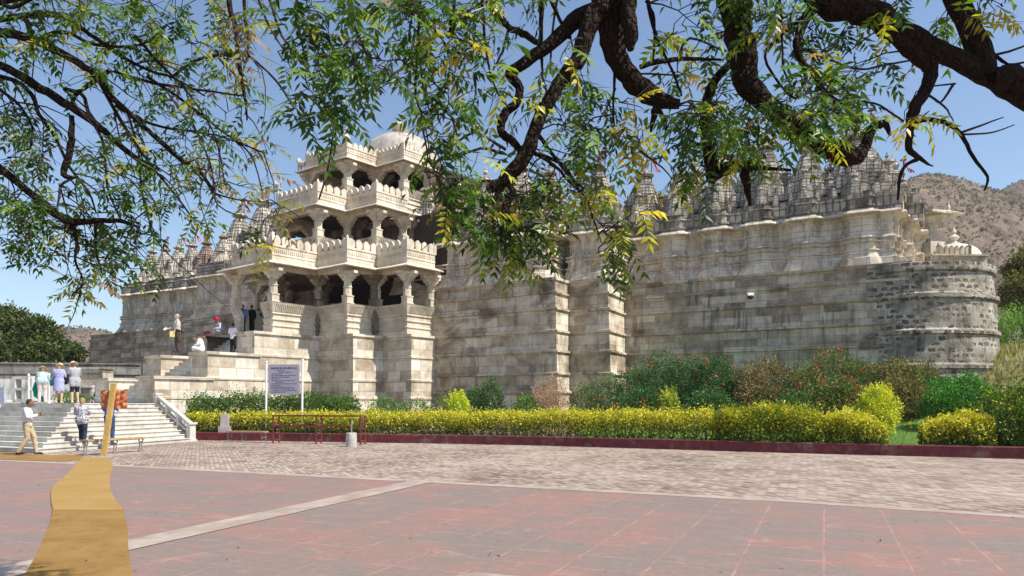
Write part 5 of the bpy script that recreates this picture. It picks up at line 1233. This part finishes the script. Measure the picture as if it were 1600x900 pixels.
person('woman in grey top, black shorts and straw hat with a black bag on the landing',at(117,31.0,1.6),facing(-.75,.6),h=1.76,female=True,fat=1.12,
 J=dict(hd=(0,.13,1.57),look=(0,1,-.6),ell=(-.24,.10,1.16),wrl=(-.08,.30,1.20),elr=(.24,.10,1.16),wrr=(.08,.30,1.22)),shirt=C('grey_top',(.43,.42,.45)),long_top=.35,trousers=C('black_shorts',(.02,.02,.03)),shorts=True,hat=(.66,.5,.28),hair=(.1,.07,.05),sleeve=.8,shoes=(.5,.38,.3),
 bag=[('bag',[(-.30,.10,1.12),(-.32,.08,.86)],.12,(.015,.015,.02)),('strap',[(.1,.05,1.47),(-.08,.14,1.3),(-.28,.12,1.1)],.013,(.02,.02,.02))])
person('grey-haired man in pale shirt and brown trousers holding papers on the upper terrace',(*PF(-4.1,-1.62)[:2],4.05) if False else at(277,35.6,4.05),facing(-.8,-.5),h=1.86,hair=(.35,.33,.31),bald=False,fat=1.12,
 J=dict(ell=(-.24,.02,1.14),wrl=(-.26,.14,.92),elr=(.25,.08,1.15),wrr=(.2,.36,1.06)),shirt=C('pale_check_shirt',(.62,.60,.55),(.5,.49,.46),'stripe',40),trousers=C('brown_trousers',(.085,.06,.045)),sleeve=.45,
 bag=[('bag',[(.20,.42,1.06),(.16,.52,1.0)],.06,(.7,.68,.62)),('paper',[(-.27,.24,.80)],(.03,.22,.28),(.72,.56,.22)),('strap',[(-.27,.1,1.0),(-.38,-.1,.92),(-.42,-.2,.86)],.04,(.015,.015,.015))])
sitJ=dict(pel=(0,0,.12),wai=(0,.02,.25),che=(0,.08,.46),nk=(0,.14,.62),hd=(0,.20,.75),shl=(-.17,.10,.57),shr=(.17,.10,.57),ell=(-.24,.16,.32),wrl=(-.14,.36,.28),elr=(.24,.16,.32),wrr=(.14,.36,.28),
 hpl=(-.10,.02,.11),hpr=(.10,.02,.11),knl=(-.30,.34,.16),knr=(.30,.34,.16),anl=(.06,.42,.08),anr=(-.06,.34,.08),look=(0,1,-.35),foot_l=(1,.3,0),foot_r=(-1,.3,0))
person('black-haired man in white sitting cross-legged on the terrace wall',at(316,35.0,4.05),facing(-.9,-.15),J=sitJ,h=1.7,skin='d',shirt=C('white_kurta',(.84,.83,.86)),trousers=C('white_pyjama',(.82,.81,.82)),sleeve=.95,shoes=None)
person('man in white shirt and dark trousers seen from behind just below the porch',at(364,38.0,4.05),facing(.25,1),h=1.70,skin='d',J=dict(ell=(-.25,.04,1.15),wrl=(-.12,.24,1.10),elr=(.26,.04,1.15),wrr=(.2,.22,1.06)),
 shirt=C('white_short_shirt',(.85,.82,.84)),trousers=C('black_trousers',(.03,.027,.022)),sleeve=.45,fat=1.05)
p_=PF(-5.0,1.2); person('man in a red turban and pale clothes sitting beside the porch entrance',(W(345,38.6)[0],38.6,5.2),facing(-.6,-.6),J=dict(sitJ,wrl=(-.2,.42,.30)),h=1.65,skin='d',shirt=C('pale_grey_kurta',(.50,.50,.58)),trousers=C('grey_pyjama',(.30,.30,.36)),turban=(.58,.015,.05),hair=None,sleeve=.95,shoes=None,
 bag=[('bag',[(.15,.55,.12),(.55,.62,.08)],.10,(.22,.04,.03))])
person('man in light blue shirt standing in the shade of the porch entrance',(W(379,40.0)[0],40.0,5.2),facing(-.3,-1),h=1.74,skin='d',shirt=C('light_blue_shirt',(.17,.30,.58)),trousers=C('black_trousers_b',(.012,.012,.014)),sleeve=.9)
person('person in black standing in the porch shade right of the blue-shirted man',(W(393.5,40.3)[0],40.3,5.2),facing(-.5,-1),h=1.78,skin='d',shirt=C('black_top',(.015,.014,.016)),trousers=C('black_trousers_c',(.012,.012,.014)),sleeve=.9)
person('person in dark blue half hidden behind the porch parapet',(W(403.5,41)[0],41.0,5.2),facing(-.5,-1),h=1.66,skin='d',shirt=C('dark_blue_top',(.02,.025,.06)),trousers=C('black_trousers_d',(.012,.012,.014)),sleeve=.9)
# ================================================================== FOREGROUND NEEM TREES
def catm(P,sub=4,jit=0.0):
    P=[np.array(p,float) for p in P]; out=[]
    for i in range(len(P)-1):
        p0=P[max(0,i-1)];p1=P[i];p2=P[i+1];p3=P[min(len(P)-1,i+2)]
        for k in range(sub):
            t=k/sub; q=.5*((2*p1)+(-p0+p2)*t+(2*p0-5*p1+4*p2-p3)*t*t+(-p0+3*p1-3*p2+p3)*t**3)
            if jit: q[:3]+=np.array([random.uniform(-1,1) for _ in range(3)])*q[3]*jit
            q[3]=max(q[3],.002); out.append(q)
    out.append(P[-1]); return out
DENS=.62
class Neem:
    def __init__(s,name,label,loc): s.t=thing(name,label,'tree',loc); WP.add(s.t.name); s.mb=MB(); s.tw=MB(); s.pts=[]; s.L=[]
    def limb(s,pts,D=None,sub=4,jit=.16,n=11,bump=.09,reg=True):
        """pts: (u,v,width px,distance) read off the photograph"""
        P=[]
        for p in pts:
            d=p[3] if len(p)>3 else D
            x,y,z=W(p[0],d,p[1]); P.append((x,y,z,p[2]*.43/F*d))
        s.world(P,sub,jit,n,bump,reg)
    def world(s,P,sub=4,jit=.16,n=11,bump=.09,reg=True):
        C_=catm(P,sub,jit); r=[c[3] for c in C_]
        big=max(r)>.012
        (s.mb if big else s.tw).tube([tuple(c[:3]) for c in C_],r,n if big else 5,bump=bump if big else 0)
        if reg: s.pts+= [(c[0],c[1],c[2]) for c in C_ if c[3]<.09]
    def twig(s,a,b,r0=.006,r1=.002,sag=.12):
        a=Vector(a);b=Vector(b); L=(b-a).length; k=max(3,int(L/.12)); P=[]
        side=Vector((random.uniform(-1,1),random.uniform(-.6,.6),random.uniform(-.3,.3)))*L*.16
        for i in range(k+1):
            t=i/k; q=a.lerp(b,t)+side*sin(pi*t)+Vector((0,0,1))*sin(pi*t)*L*sag+Vector((random.uniform(-1,1),random.uniform(-1,1),random.uniform(-1,1)))*.012; P.append(q)
        s.tw.tube(P,[r0+(r1-r0)*i/k for i in range(k+1)],5,caps=False); return P
    def cluster(s,u,v,r,D,dens=1.0,cols='g',n_tw=3,spread=.3):
        c=np.array(W(u,D,v-16)); R=r/F*D
        A=np.array(s.pts); 
        # a main twig from the nearest limb, sub-twigs fanning out of it, leaves set along them
        d=A-c; cost=np.linalg.norm(d,axis=1)+np.where(d[:,2]<0,.35,0); order=np.argsort(cost)[:6]
        nl=max(3,int(dens*(r/9.0)**2*DENS)); nsub=max(2,int(r/6)+n_tw-2); per=max(1,round(nl/nsub))
        a=A[random.choice(list(order))]; e=c+np.array([random.gauss(0,.2)*R,random.gauss(0,.3)*spread,random.gauss(0,.2)*R-.1*R]); P=s.twig(a,e)
        for k in range(nsub):
            i=random.randint(len(P)//2,len(P)-1)
            b=c+np.array([random.gauss(0,.52)*R,random.gauss(0,.45)*spread,random.gauss(-.12,.50)*R]); Q=s.twig(P[i],b,.0038,.0016,.08)
            for q in range(per):
                w=random.uniform(.25,1.0)**.7; x=w*(len(Q)-1); j=min(int(x),len(Q)-2); p=Vector(Q[j]).lerp(Vector(Q[j+1]),x-j)
                s.L.append((np.array(p)+np.array([random.gauss(0,.008) for _ in range(3)]),cols))
    def finish(s,trunk_mat,scale=1.0):
        s.mb.build('trunk',M['bark'],s.t,smooth=False); 
        if s.tw.v: s.tw.build('twigs',M['bark2'],s.t)
        n=len(s.L); P=np.array([l[0] for l in s.L]); 
        d=rand_unit(n); d[:,2]=-np.abs(d[:,2])*.5-.05+rng.normal(size=n)*.3; d/=np.linalg.norm(d,axis=1,keepdims=True)
        L=scale*rng.uniform(.15,.27,n); side=np.cross(d,np.tile((0,0,1.0),(n,1))+rng.normal(size=(n,3))*.3); side/=np.linalg.norm(side,axis=1,keepdims=True); nor=np.cross(side,d)
        pal={'g':[((.035,.085,.012),5),((.07,.15,.018),5),((.15,.25,.025),3),((.45,.38,.04),.5)],'y':[((.14,.22,.025),3),((.40,.40,.04),3),((.60,.47,.05),3)],'m':[((.06,.13,.015),4),((.16,.24,.025),4),((.38,.38,.04),2),((.34,.21,.11),.6)],'p':[((.28,.22,.10),3),((.18,.20,.05),3),((.35,.22,.15),2)]}
        tc=np.zeros((n,3))
        for i,l in enumerate(s.L):
            c=pal[l[1]]; w=[x[1] for x in c]; tc[i]=random.choices([x[0] for x in c],w)[0]
        tc*=rng.uniform(.75,1.3,(n,1))
        VV=[];FF=[];TT=[];off=0
        K=6
        for k in range(K):
            t=.18+.80*k/(K-1); pos=P+d*(L*t)[:,None]+np.array((0,0,-1.0))*(L*.30*t*t)[:,None]
            dd=d+np.array((0,0,-1.0))*.6*t; dd/=np.linalg.norm(dd,axis=1,keepdims=True)
            for q in (-1,1):
                if k==K-1 and q==1: A=dd+rng.normal(size=(n,3))*.1
                else: A=dd*(.45+.35*t)+side*q*.8+rng.normal(size=(n,3))*.12+np.array((0,0,-.25))
                A/=np.linalg.norm(A,axis=1,keepdims=True); N=nor+rng.normal(size=(n,3))*.35; N/=np.linalg.norm(N,axis=1,keepdims=True)
                ll=scale*rng.uniform(.054,.088,n)*(1-.25*abs(t-.55)); v,f,ti=kites(pos,A,N,ll,ll*.34,tc*rng.uniform(.85,1.2,(n,1)),curl=.16*q)
                VV.append(v);FF.append(f+off);TT.append(ti);off+=len(v)
        v,f,ti=kites(P,d,side,L*1.05,np.full(n,.006),np.tile((.10,.08,.03),(n,1))); VV.append(v);FF.append(f+off);TT.append(ti)
        cmesh('crown',np.concatenate(VV),np.concatenate(FF),np.concatenate(TT),M['leaf'],s.t)

# ---- right-hand tree: trunk stands outside the frame to the right
r=Neem('neem_tree','gnarled dark neem tree with thick limbs hanging in from the top right',(6.4,2.4,0)); d=4.6
r.world([(6.4,2.4,-.1,.40),(6.3,2.5,1.0,.34),(6.1,2.8,2.2,.30),(5.7,3.3,3.1,.26),(5.2,3.9,3.5,.20)],5,.05,14)
r.world([(6.1,2.8,2.4,.26),(5.9,3.0,3.6,.24),(5.0,3.6,4.9,.21),(3.6,4.2,5.0,.19),(2.2,4.5,4.75,.18),(1.2,4.6,4.55,.17),(.55,4.6,4.3,.15)],6,.05,14)
r.world([(2.6,4.4,4.85,.15),(2.0,4.5,4.6,.13),(1.45,4.6,4.35,.12)],4,.05,12)
r.limb([(1480,-70,44),(1420,-55,54),(1330,-45,60)],4.6) if False else None
r.world([(3.7,4.2,5.0,.15),(2.95,4.5,4.65,.13),(2.5,4.6,4.45,.12),(1.9,4.6,4.32,.11)],4,.05,12)
r.limb([(1790,210,42,3.95),(1700,190,38,4.3),(1610,160,33),(1560,130,36),(1510,100,36),(1450,72,37),(1400,45,42),(1345,15,52),(1295,0,62),(1270,-45,56),(1290,-80,50)],4.6,jit=.1)
r.limb([(1595,-60,40,4.5),(1555,-45,40,4.5),(1490,-15,38),(1508,28,37),(1530,75,40),(1540,120,40)],4.6,jit=.08)
r.limb([(1560,122,40),(1580,122,46),(1592,125,30)],4.5,jit=.1); 
r.limb([(1150,-75,62),(1148,-20,56),(1150,30,52),(1160,80,50),(1166,128,46),(1190,155,36),(1225,185,35),(1262,213,34),(1305,236,38),(1335,245,34),(1352,228,20),(1362,203,18),(1382,193,13),(1391,212,5)],4.6,jit=.12)
r.limb([(985,-70,60),(955,-20,62),(950,15,50),(905,28,32),(860,68,24),(815,102,20),(797,116,20),(812,138,16),(806,162,16),(788,178,17),(783,205,15),(802,222,14),(822,246,11)],4.6,jit=.12)
r.limb([(940,5,40),(920,45,32),(905,88,30),(880,122,25),(852,165,25),(836,205,24),(818,245,28),(790,280,24),(762,297,16)],4.5,jit=.12)
r.limb([(805,262,12),(796,285,10),(801,303,12),(788,322,9),(785,350,8),(784,382,5)],4.5); r.limb([(790,285,12),(776,305,10),(768,325,6)],4.5)
r.limb([(975,-40,60),(958,20,58),(955,62,46),(975,108,38),(1003,138,38),(1035,158,28),(1062,163,18)],4.6,jit=.12)
r.limb([(1027,160,16),(1022,180,12),(1017,207,4)],4.6); r.limb([(1030,172,9),(1038,190,8),(1042,212,4)],4.6)
r.limb([(985,-30,34),(982,20,28),(985,55,28),(986,78,12)],4.45,jit=.12)
r.limb([(1000,105,9),(1035,96,9),(1080,92,7),(1131,94,4)],4.6,n=7); r.limb([(1060,90,6),(1078,60,5),(1130,80,3)],4.6,n=7)
r.limb([(1385,42,30),(1420,78,26),(1448,100,26),(1454,118,24),(1440,150,22),(1424,180,20),(1422,205,13),(1420,232,12),(1438,248,9)],4.6,jit=.14)
r.limb([(1425,190,12),(1450,187,9),(1480,193,8),(1502,210,8),(1520,245,6),(1543,276,5),(1538,298,3)],4.6,n=8); r.limb([(1500,208,5),(1530,197,4),(1568,183,2)],4.6,n=6); r.limb([(1505,210,4),(1550,207,3),(1585,195,2)],4.6,n=6)
r.limb([(1436,248,8),(1416,258,6),(1406,278,6),(1403,312,4)],4.6,n=8); r.limb([(1436,246,8),(1448,255,5),(1458,260,2)],4.6,n=6)
r.limb([(1270,10,22),(1247,58,15),(1246,80,13),(1258,105,12),(1272,118,14),(1288,143,10),(1315,163,6)],4.55,jit=.14)
r.limb([(1160,70,16),(1142,98,15),(1118,125,16),(1103,165,20),(1104,215,22),(1112,262,24),(1110,285,18)],5.0,jit=.1); r.limb([(1112,275,24),(1135,264,22),(1162,259,22),(1190,262,9),(1236,266,5)],5.0,jit=.12); r.limb([(1163,262,20),(1167,292,14),(1172,322,5)],5.0)
# thinner wandering branches
for pts in ([(1262,20,9),(1215,60,6),(1195,90,5),(1225,140,4),(1245,155,4)],[(1218,0,5),(1222,70,4),(1225,110,4),(1248,155,3)],[(1255,75,6),(1300,95,5),(1345,108,4),(1390,100,4),(1440,92,3)],[(1258,100,5),(1310,130,5),(1330,150,3)],
  [(1340,158,4),(1375,165,4),(1412,190,4)],[(1500,100,5),(1560,85,5),(1620,65,3)],[(1540,75,8),(1575,100,5),(1610,95,3)],[(1490,130,6),(1470,160,4),(1455,150,3)],[(1445,145,5),(1475,165,4),(1490,190,2)],
  [(890,60,8),(870,20,6),(850,-20,5)],[(745,-20,7),(778,25,7),(800,45,12),(830,60,12),(850,75,8)],[(760,-10,14),(775,20,13),(793,38,12)],[(795,42,6),(785,80,5),(770,110,3)],[(980,210,5),(1000,235,4),(1035,262,3),(1050,280,2)],
  [(830,235,8),(870,262,6),(890,285,5),(915,310,4),(930,350,3),(940,380,2)],[(835,240,8),(880,258,6),(905,300,5),(912,340,2)],[(838,205,9),(862,240,7),(900,285,5),(940,310,3)],[(790,235,6),(760,215,5),(735,208,5),(700,235,3)],[(785,240,6),(750,232,5),(710,250,3),(680,275,2)],
  [(945,38,8),(960,110,6),(958,165,4),(960,205,3)],[(1010,0,8),(1022,30,6),(1022,80,5),(1020,95,4)],[(1012,0,7),(1025,55,6),(1050,110,5),(1065,150,4)],[(870,0,5),(862,60,4),(860,115,4)],[(846,0,9),(846,80,7),(848,120,3)],[(965,120,5),(1000,115,4),(1060,118,3)],[(940,360,3),(955,372,5),(962,380,4)]):
    r.limb(pts,4.6,n=7,jit=.3)
CR=[(850,345,40,'m'),(790,335,48,'g'),(750,350,48,'g'),(725,330,40,'g'),(805,375,48,'g'),(765,385,42,'g'),(835,390,30,'g'),(800,418,20,'y'),(805,432,14,'y'),(840,320,42,'m'),(870,300,42,'g'),(900,275,42,'m'),(885,240,42,'g'),(915,215,42,'g'),(900,175,46,'g'),(935,190,34,'g'),(865,195,40,'g'),(860,150,34,'m'),(790,150,24,'y'),(780,110,20,'m'),(765,165,20,'g'),(885,325,30,'y'),(930,300,26,'m'),(945,250,24,'g'),(850,270,34,'m'),(820,300,30,'y'),
 (968,365,20,'m'),(960,388,26,'g'),(968,408,24,'g'),(962,428,16,'g'),(985,370,16,'y'),(1005,240,26,'y'),(985,255,20,'y'),(1030,225,26,'y'),(1000,160,18,'y'),(1055,130,24,'y'),(1080,110,26,'m'),(1070,75,24,'m'),(1030,75,12,'y'),(1105,95,26,'m'),(1110,55,14,'m'),
 (1080,180,44,'g'),(1115,180,40,'g'),(1090,215,46,'g'),(1125,225,46,'g'),(1080,250,40,'g'),(1115,260,40,'g'),(1060,265,26,'m'),(1055,300,22,'y'),(1150,195,40,'g'),(1165,235,38,'m'),(1195,215,40,'g'),(1160,165,34,'g'),(1205,180,34,'g'),(1230,205,40,'g'),(1215,245,34,'m'),(1265,190,40,'g'),(1290,205,36,'g'),(1250,165,30,'g'),(1275,230,32,'m'),(1315,215,30,'m'),(1340,215,24,'g'),(1100,300,22,'m'),(1145,290,20,'y'),(1170,250,22,'y'),(1270,265,26,'g'),
 (1195,20,30,'m'),(1225,35,30,'m'),(1205,60,26,'m'),(1190,85,16,'g'),(1235,80,24,'g'),(1285,60,26,'g'),(1320,80,34,'g'),(1345,55,26,'m'),(1320,120,34,'g'),(1290,130,32,'g'),(1345,140,28,'g'),(1375,130,22,'g'),(1280,165,28,'g'),(1320,165,26,'g'),(1375,10,20,'m'),(1395,22,14,'m'),(1285,105,24,'m'),
 (1470,45,22,'m'),(1500,60,18,'y'),(1480,65,18,'g'),(1520,15,22,'m'),(1545,30,20,'y'),(1580,12,20,'y'),(1432,215,9,'y'),(1445,208,8,'y'),(1455,265,7,'m'),
 (1180,-30,60,'g'),(1080,-40,50,'g'),(880,-50,50,'g'),(1400,-50,50,'g'),(1500,-60,50,'m'),(900,125,22,'g'),(880,95,16,'y')]
for i_,(u,v,q,c) in enumerate(CR):
    if u>1040 and v>=235 and i_%2: continue
    r.cluster(u,v-(10 if u>1040 and v>=200 else 0),q,random.uniform(4.2,5.1),.8,c,3 if q>25 else 2)
# sprays that hang in the upper middle
for pts in ([(860,-80,16,4.6),(760,-70,14,4.4),(640,-60,12,4.2),(520,-50,10,4.1)],[(560,-52,6),(600,-20,5),(655,20,4),(690,60,3)],[(660,-60,7),(655,20,6),(652,80,5),(650,150,5),(665,200,3),(672,250,2)],[(656,60,5),(660,130,4),(672,175,3)],
  [(470,-40,6),(462,20,5),(470,60,4),(480,100,3)],[(545,-50,6),(553,30,5),(565,70,4),(580,95,3)],[(415,-20,5),(440,55,5),(470,90,4),(500,150,4),(520,190,3),(513,260,4),(498,312,3)],[(400,-10,5),(420,40,4),(445,80,3)],[(520,180,3),(525,215,3),(521,245,2)],[(700,-60,8),(710,0,6),(700,60,4)],[(750,-60,8),(755,30,6),(765,110,4),(780,150,3)],[(740,120,3),(745,150,2)],[(660,200,4),(668,240,3),(665,270,2)]):
    r.limb(pts,4.2,n=6,jit=.2)
CM=[(480,30,30,'g'),(515,50,34,'g'),(545,25,26,'m'),(495,75,34,'g'),(535,95,34,'g'),(470,70,26,'g'),(500,120,34,'g'),(455,110,22,'g'),(530,140,28,'g'),(490,160,34,'g'),(520,170,30,'g'),(475,185,22,'g'),(505,205,26,'g'),(535,185,20,'g'),(590,105,26,'g'),(575,125,30,'g'),(605,125,24,'g'),(585,150,22,'g'),(555,110,22,'g'),
 (590,20,30,'m'),(625,25,36,'g'),(660,30,38,'g'),(700,35,38,'m'),(640,55,28,'g'),(680,60,34,'m'),(715,60,34,'m'),(735,30,34,'m'),(700,95,30,'m'),(735,90,30,'y'),(670,110,24,'m'),(705,130,26,'g'),(690,165,26,'g'),(715,175,26,'g'),(735,195,20,'m'),(700,205,22,'m'),(660,185,16,'g'),(640,100,16,'g'),(560,50,22,'g'),(770,60,26,'m'),(765,20,26,'m'),(560,10,24,'g'),(470,-20,34,'g'),(640,-20,40,'g'),(740,-20,30,'m'),(820,10,26,'g'),(690,235,24,'g'),(700,270,34,'g'),(690,300,28,'g'),(715,305,34,'g'),(680,265,18,'g'),(700,330,26,'g'),(740,300,26,'m'),(505,95,18,'y'),(440,60,12,'m')]
for u,v,q,c in CM: r.cluster(u,v,q,random.uniform(3.9,4.5),.74,c,2,.22)
# small sprig close to the balcony
r.limb([(350,405,4,4.4),(330,370,4,4.3)],4.3) if False else None
r.finish('bark')

# ---- left-hand tree
DENS=.42
l=Neem('neem_tree','lighter feathery neem tree whose thin branches droop in from the top left',(-7.6,4.6,0)); d=5.6
l.world([(-7.6,4.6,-.1,.34),(-7.5,4.7,1.2,.29),(-7.2,4.9,2.4,.25),(-6.6,5.2,3.4,.18),(-5.6,5.5,4.0,.11),(-5.0,5.6,4.25,.09)],5,.05,14)
l.world([(-7.2,4.9,2.4,.2),(-6.8,5.2,3.0,.13),(-6.0,5.4,3.3,.09),(-4.9,5.6,3.45,.07)],5,.05,12)
l.world([(-7.0,5.0,2.9,.18),(-6.6,5.1,4.0,.14),(-5.6,5.4,4.6,.10),(-4.3,5.6,4.9,.08),(-3,5.5,5.0,.06),(-1.6,5.2,4.9,.04)],5,.05,12)
l.world([(-6.9,5.1,3.1,.12),(-6.3,5.3,2.9,.09),(-5.0,5.6,3.05,.06)],4,.05)
LL_=[[(-190,70,18),(-90,60,18),(0,50,16),(60,66,16),(110,90,14),(150,118,12),(172,148,11),(205,180,9),(240,212,8),(280,248,7),(312,268,6),(338,305,4)],
 [(-190,60,14),(-60,40,11),(0,30,11),(80,22,10),(112,36,9),(150,60,8),(190,88,7),(232,110,5),(272,122,4),(320,150,3)],
 [(-200,80,18),(-80,90,16),(0,102,15),(50,130,16),(100,160,16),(145,190,14),(185,225,10),(237,267,6)],
 [(-150,115,10),(0,120,8),(48,145,8),(60,177,7),(88,218,6),(108,260,5),(138,300,4),(150,332,3)],
 [(-200,230,22),(-80,215,18),(0,265,15),(40,295,13),(80,328,14),(112,346,14),(150,345,10),(190,346,8),(218,356,4)],
 [(112,180,8),(112,210,11),(108,240,12),(99,272,11),(120,277,4)],[(120,276,5),(97,288,5),(92,310,4),(88,335,3)],
 [(357,-60,11),(357,0,10),(368,40,9),(372,85,8),(378,125,7),(384,160,5),(386,188,3)],[(382,-40,7),(382,20,6),(388,60,5),(386,85,4),(380,110,3)],
 [(265,122,5),(300,98,5),(330,88,6),(380,86,6),(410,105,4),(438,135,4),(460,170,3)],[(170,110,9),(140,132,8),(118,148,8),(114,158,7)],[(100,140,8),(128,148,7),(140,180,6),(160,220,5),(165,260,4),(170,300,4),(190,345,3)],
 [(150,120,7),(190,190,6),(230,250,5),(270,300,4),(300,340,3)],[(180,165,6),(240,195,5),(300,205,4),(350,215,3),(410,238,3)],[(40,30,10),(50,60,8),(48,90,6)],[(0,0,8),(20,12,7),(60,-10,6)],[(210,55,6),(250,100,5),(290,140,4),(330,200,3),(345,250,3),(352,300,2)],
 [(230,120,6),(290,160,5),(340,200,4),(390,240,3),(410,300,2)],[(180,112,6),(240,130,5),(310,140,4),(380,150,3)],[(60,62,8),(100,50,7),(150,70,6),(220,70,4),(260,40,3)],[(0,140,6),(30,165,5),(50,200,4),(45,240,3)],[(200,180,5),(215,230,4),(222,300,4),(235,350,3),(250,375,2)],
 [(110,345,8),(120,380,6),(118,410,4),(130,440,3),(112,462,2)],[(150,345,6),(150,390,4),(160,430,3)],[(300,190,4),(330,260,3),(340,320,3),(400,345,2)],[(330,300,4),(370,312,3),(430,318,2),(470,340,2)],[(-20,8,10),(40,-5,10),(120,-10,9),(200,-8,8),(300,-15,7),(380,-30,6)]]
for pts in LL_: l.limb(pts,d,n=8,jit=.22)
random.seed(11)
for i in range(80): # wiry drooping twigs
    a=random.choice([p for p in l.pts if p[0]<-1.5]); b=(a[0]+random.uniform(-.1,.7),a[1]+random.uniform(-.3,.3),a[2]-random.uniform(.1,.7)); 
    if (b[0]/b[1]*F+800)>430: continue
    l.twig(a,b,.007,.002,.1)
CL=[(25,20,44,'g'),(75,35,44,'g'),(130,20,44,'m'),(180,40,40,'m'),(230,20,44,'m'),(280,45,40,'g'),(330,25,40,'m'),(375,45,30,'p'),(405,25,24,'p'),(30,75,40,'g'),(85,75,36,'y'),(140,75,34,'m'),(200,85,40,'g'),(250,90,40,'m'),(300,80,38,'m'),(345,75,34,'y'),(390,80,24,'p'),(400,110,18,'p'),
 (20,130,34,'g'),(130,120,34,'g'),(180,130,34,'g'),(230,140,34,'g'),(280,140,36,'m'),(330,130,34,'m'),(370,135,24,'m'),(380,170,30,'g'),(395,190,20,'g'),(360,190,28,'m'),(15,180,34,'g'),(50,205,40,'g'),(30,235,40,'m'),(70,240,36,'g'),(85,220,24,'m'),(20,270,26,'g'),(45,265,26,'g'),
 (190,190,34,'g'),(230,185,28,'g'),(270,195,34,'g'),(320,205,30,'m'),(200,235,38,'g'),(160,250,34,'g'),(250,245,34,'g'),(300,245,34,'m'),(345,240,26,'m'),(380,235,22,'y'),(180,285,40,'g'),(220,285,36,'m'),(265,285,34,'y'),(300,290,30,'m'),(340,280,22,'m'),(150,310,34,'g'),(190,325,38,'g'),(235,320,34,'m'),(270,335,26,'g'),(140,345,30,'g'),
 (15,320,40,'g'),(50,330,40,'g'),(25,355,42,'g'),(70,360,40,'g'),(100,370,34,'g'),(40,385,36,'g'),(75,400,26,'g'),(15,390,26,'g'),(120,395,34,'g'),(115,420,28,'g'),(150,385,30,'m'),(155,410,26,'y'),(180,400,34,'g'),(205,385,34,'g'),(195,420,32,'g'),(215,410,26,'g'),(205,440,26,'g'),(175,380,28,'g'),(215,365,26,'m'),
 (130,460,20,'m'),(140,480,14,'y'),(150,450,12,'p'),(150,360,20,'y'),(120,330,26,'g'),(350,300,16,'p'),(400,310,18,'p'),(425,295,14,'p'),(415,330,14,'p'),(330,330,14,'m'),(290,360,12,'m'),(420,250,12,'p'),(60,425,12,'g'),
 (-60,60,70,'g'),(-60,180,60,'g'),(-50,320,70,'g'),(-150,120,90,'g'),(-150,280,80,'g'),(60,-50,60,'g'),(200,-60,60,'g'),(340,-50,50,'m')]
for u,v,q,c in CL: l.cluster(u,v,q,random.uniform(5.2,6.1),1.15,c,2,.35)
# sprigs reaching in front of the balcony
l.limb([(340,305,3),(380,345,3),(405,372,2)],5.2,n=5) if False else None
l.cluster(400,382,20,5.2,1.0,'g',2,.1)
l.cluster(415,398,14,5.2,1.0,'y',1,.1)
l.finish('bark',.95)
# ================================================================== CAMERA, LIGHT, SKY
cam=bpy.data.cameras.new('camera'); co=bpy.data.objects.new('camera',cam); COL.objects.link(co); co.location=(0,0,EYE); co.rotation_euler=(pi/2,0,0)
cam.lens=36*F/1600; cam.sensor_width=36; cam.shift_y=180/1600; cam.clip_start=.05; cam.clip_end=8000; scn.camera=co
az=radians(-24); el=radians(54); sd=Vector((cos(az)*cos(el),sin(az)*cos(el),sin(el)))
sun=bpy.data.lights.new('sun','SUN'); so=bpy.data.objects.new('sun',sun); COL.objects.link(so); so.rotation_euler=sd.to_track_quat('Z','Y').to_euler(); sun.energy=SUN; sun.angle=radians(.53); sun.color=(1,.955,.88)
w=bpy.data.worlds.new('World'); scn.world=w; w.use_nodes=True; nt=w.node_tree; bg=nt.nodes['Background']
sky=nt.nodes.new('ShaderNodeTexSky'); sky.sky_type='NISHITA'; sky.sun_disc=False; sky.sun_elevation=el; sky.sun_rotation=pi/2-az; sky.air_density=1.1; sky.dust_density=DUST; sky.ozone_density=2.6; sky.altitude=300
nt.links.new(sky.outputs[0],bg.inputs['Color']); bg.inputs['Strength'].default_value=SKY
scn.view_settings.view_transform='Standard'; scn.view_settings.look='None'; scn.view_settings.exposure=EXPO; scn.view_settings.gamma=1
hz=MB(); hz.box((0,850,99),(3400,2400,206)); ho=hz.build('haze',None); tag(ho,'thin pale daylight haze over the valley','haze',kind='stuff')
hm=bpy.data.materials.new('haze_air'); hm.use_nodes=True; hn=hm.node_tree; hn.nodes.clear(); vo=hn.nodes.new('ShaderNodeVolumePrincipled'); om=hn.nodes.new('ShaderNodeOutputMaterial'); hn.links.new(vo.outputs[0],om.inputs['Volume']); vo.inputs['Density'].default_value=.00018; vo.inputs['Color'].default_value=(.86,.90,.97,1); vo.inputs['Anisotropy'].default_value=.2; ho.data.materials.append(hm)
GRP={'golden_shrub_hedge':'loose golden shrubs along the kerb','leafy_shrub':'green shrubs in the garden','flowering_shrub':'red-flowered shrubs in the garden bed','dry_shrub':'dry-leaved shrubs in the garden bed','round_bush':'small round bushes in the garden bed','golden_hedge':'golden clipped hedges','bench':'benches on the paving','railing_post':'white railing posts on the landing','leafy_tree':'trees in the distance','neem_tree':'neem trees overhanging the courtyard','coir_mat':'coir mats on the paving','person':'visitors at the temple','notice_board':'notice boards'}
for o in list(bpy.data.objects):
    if o.parent is None and 'label' in o.keys():
        g=GRP.get(o.name.split('.')[0])
        if g: o['group']=g
scn.render.resolution_x=1600; scn.render.resolution_y=900
scn.cycles.max_bounces=8
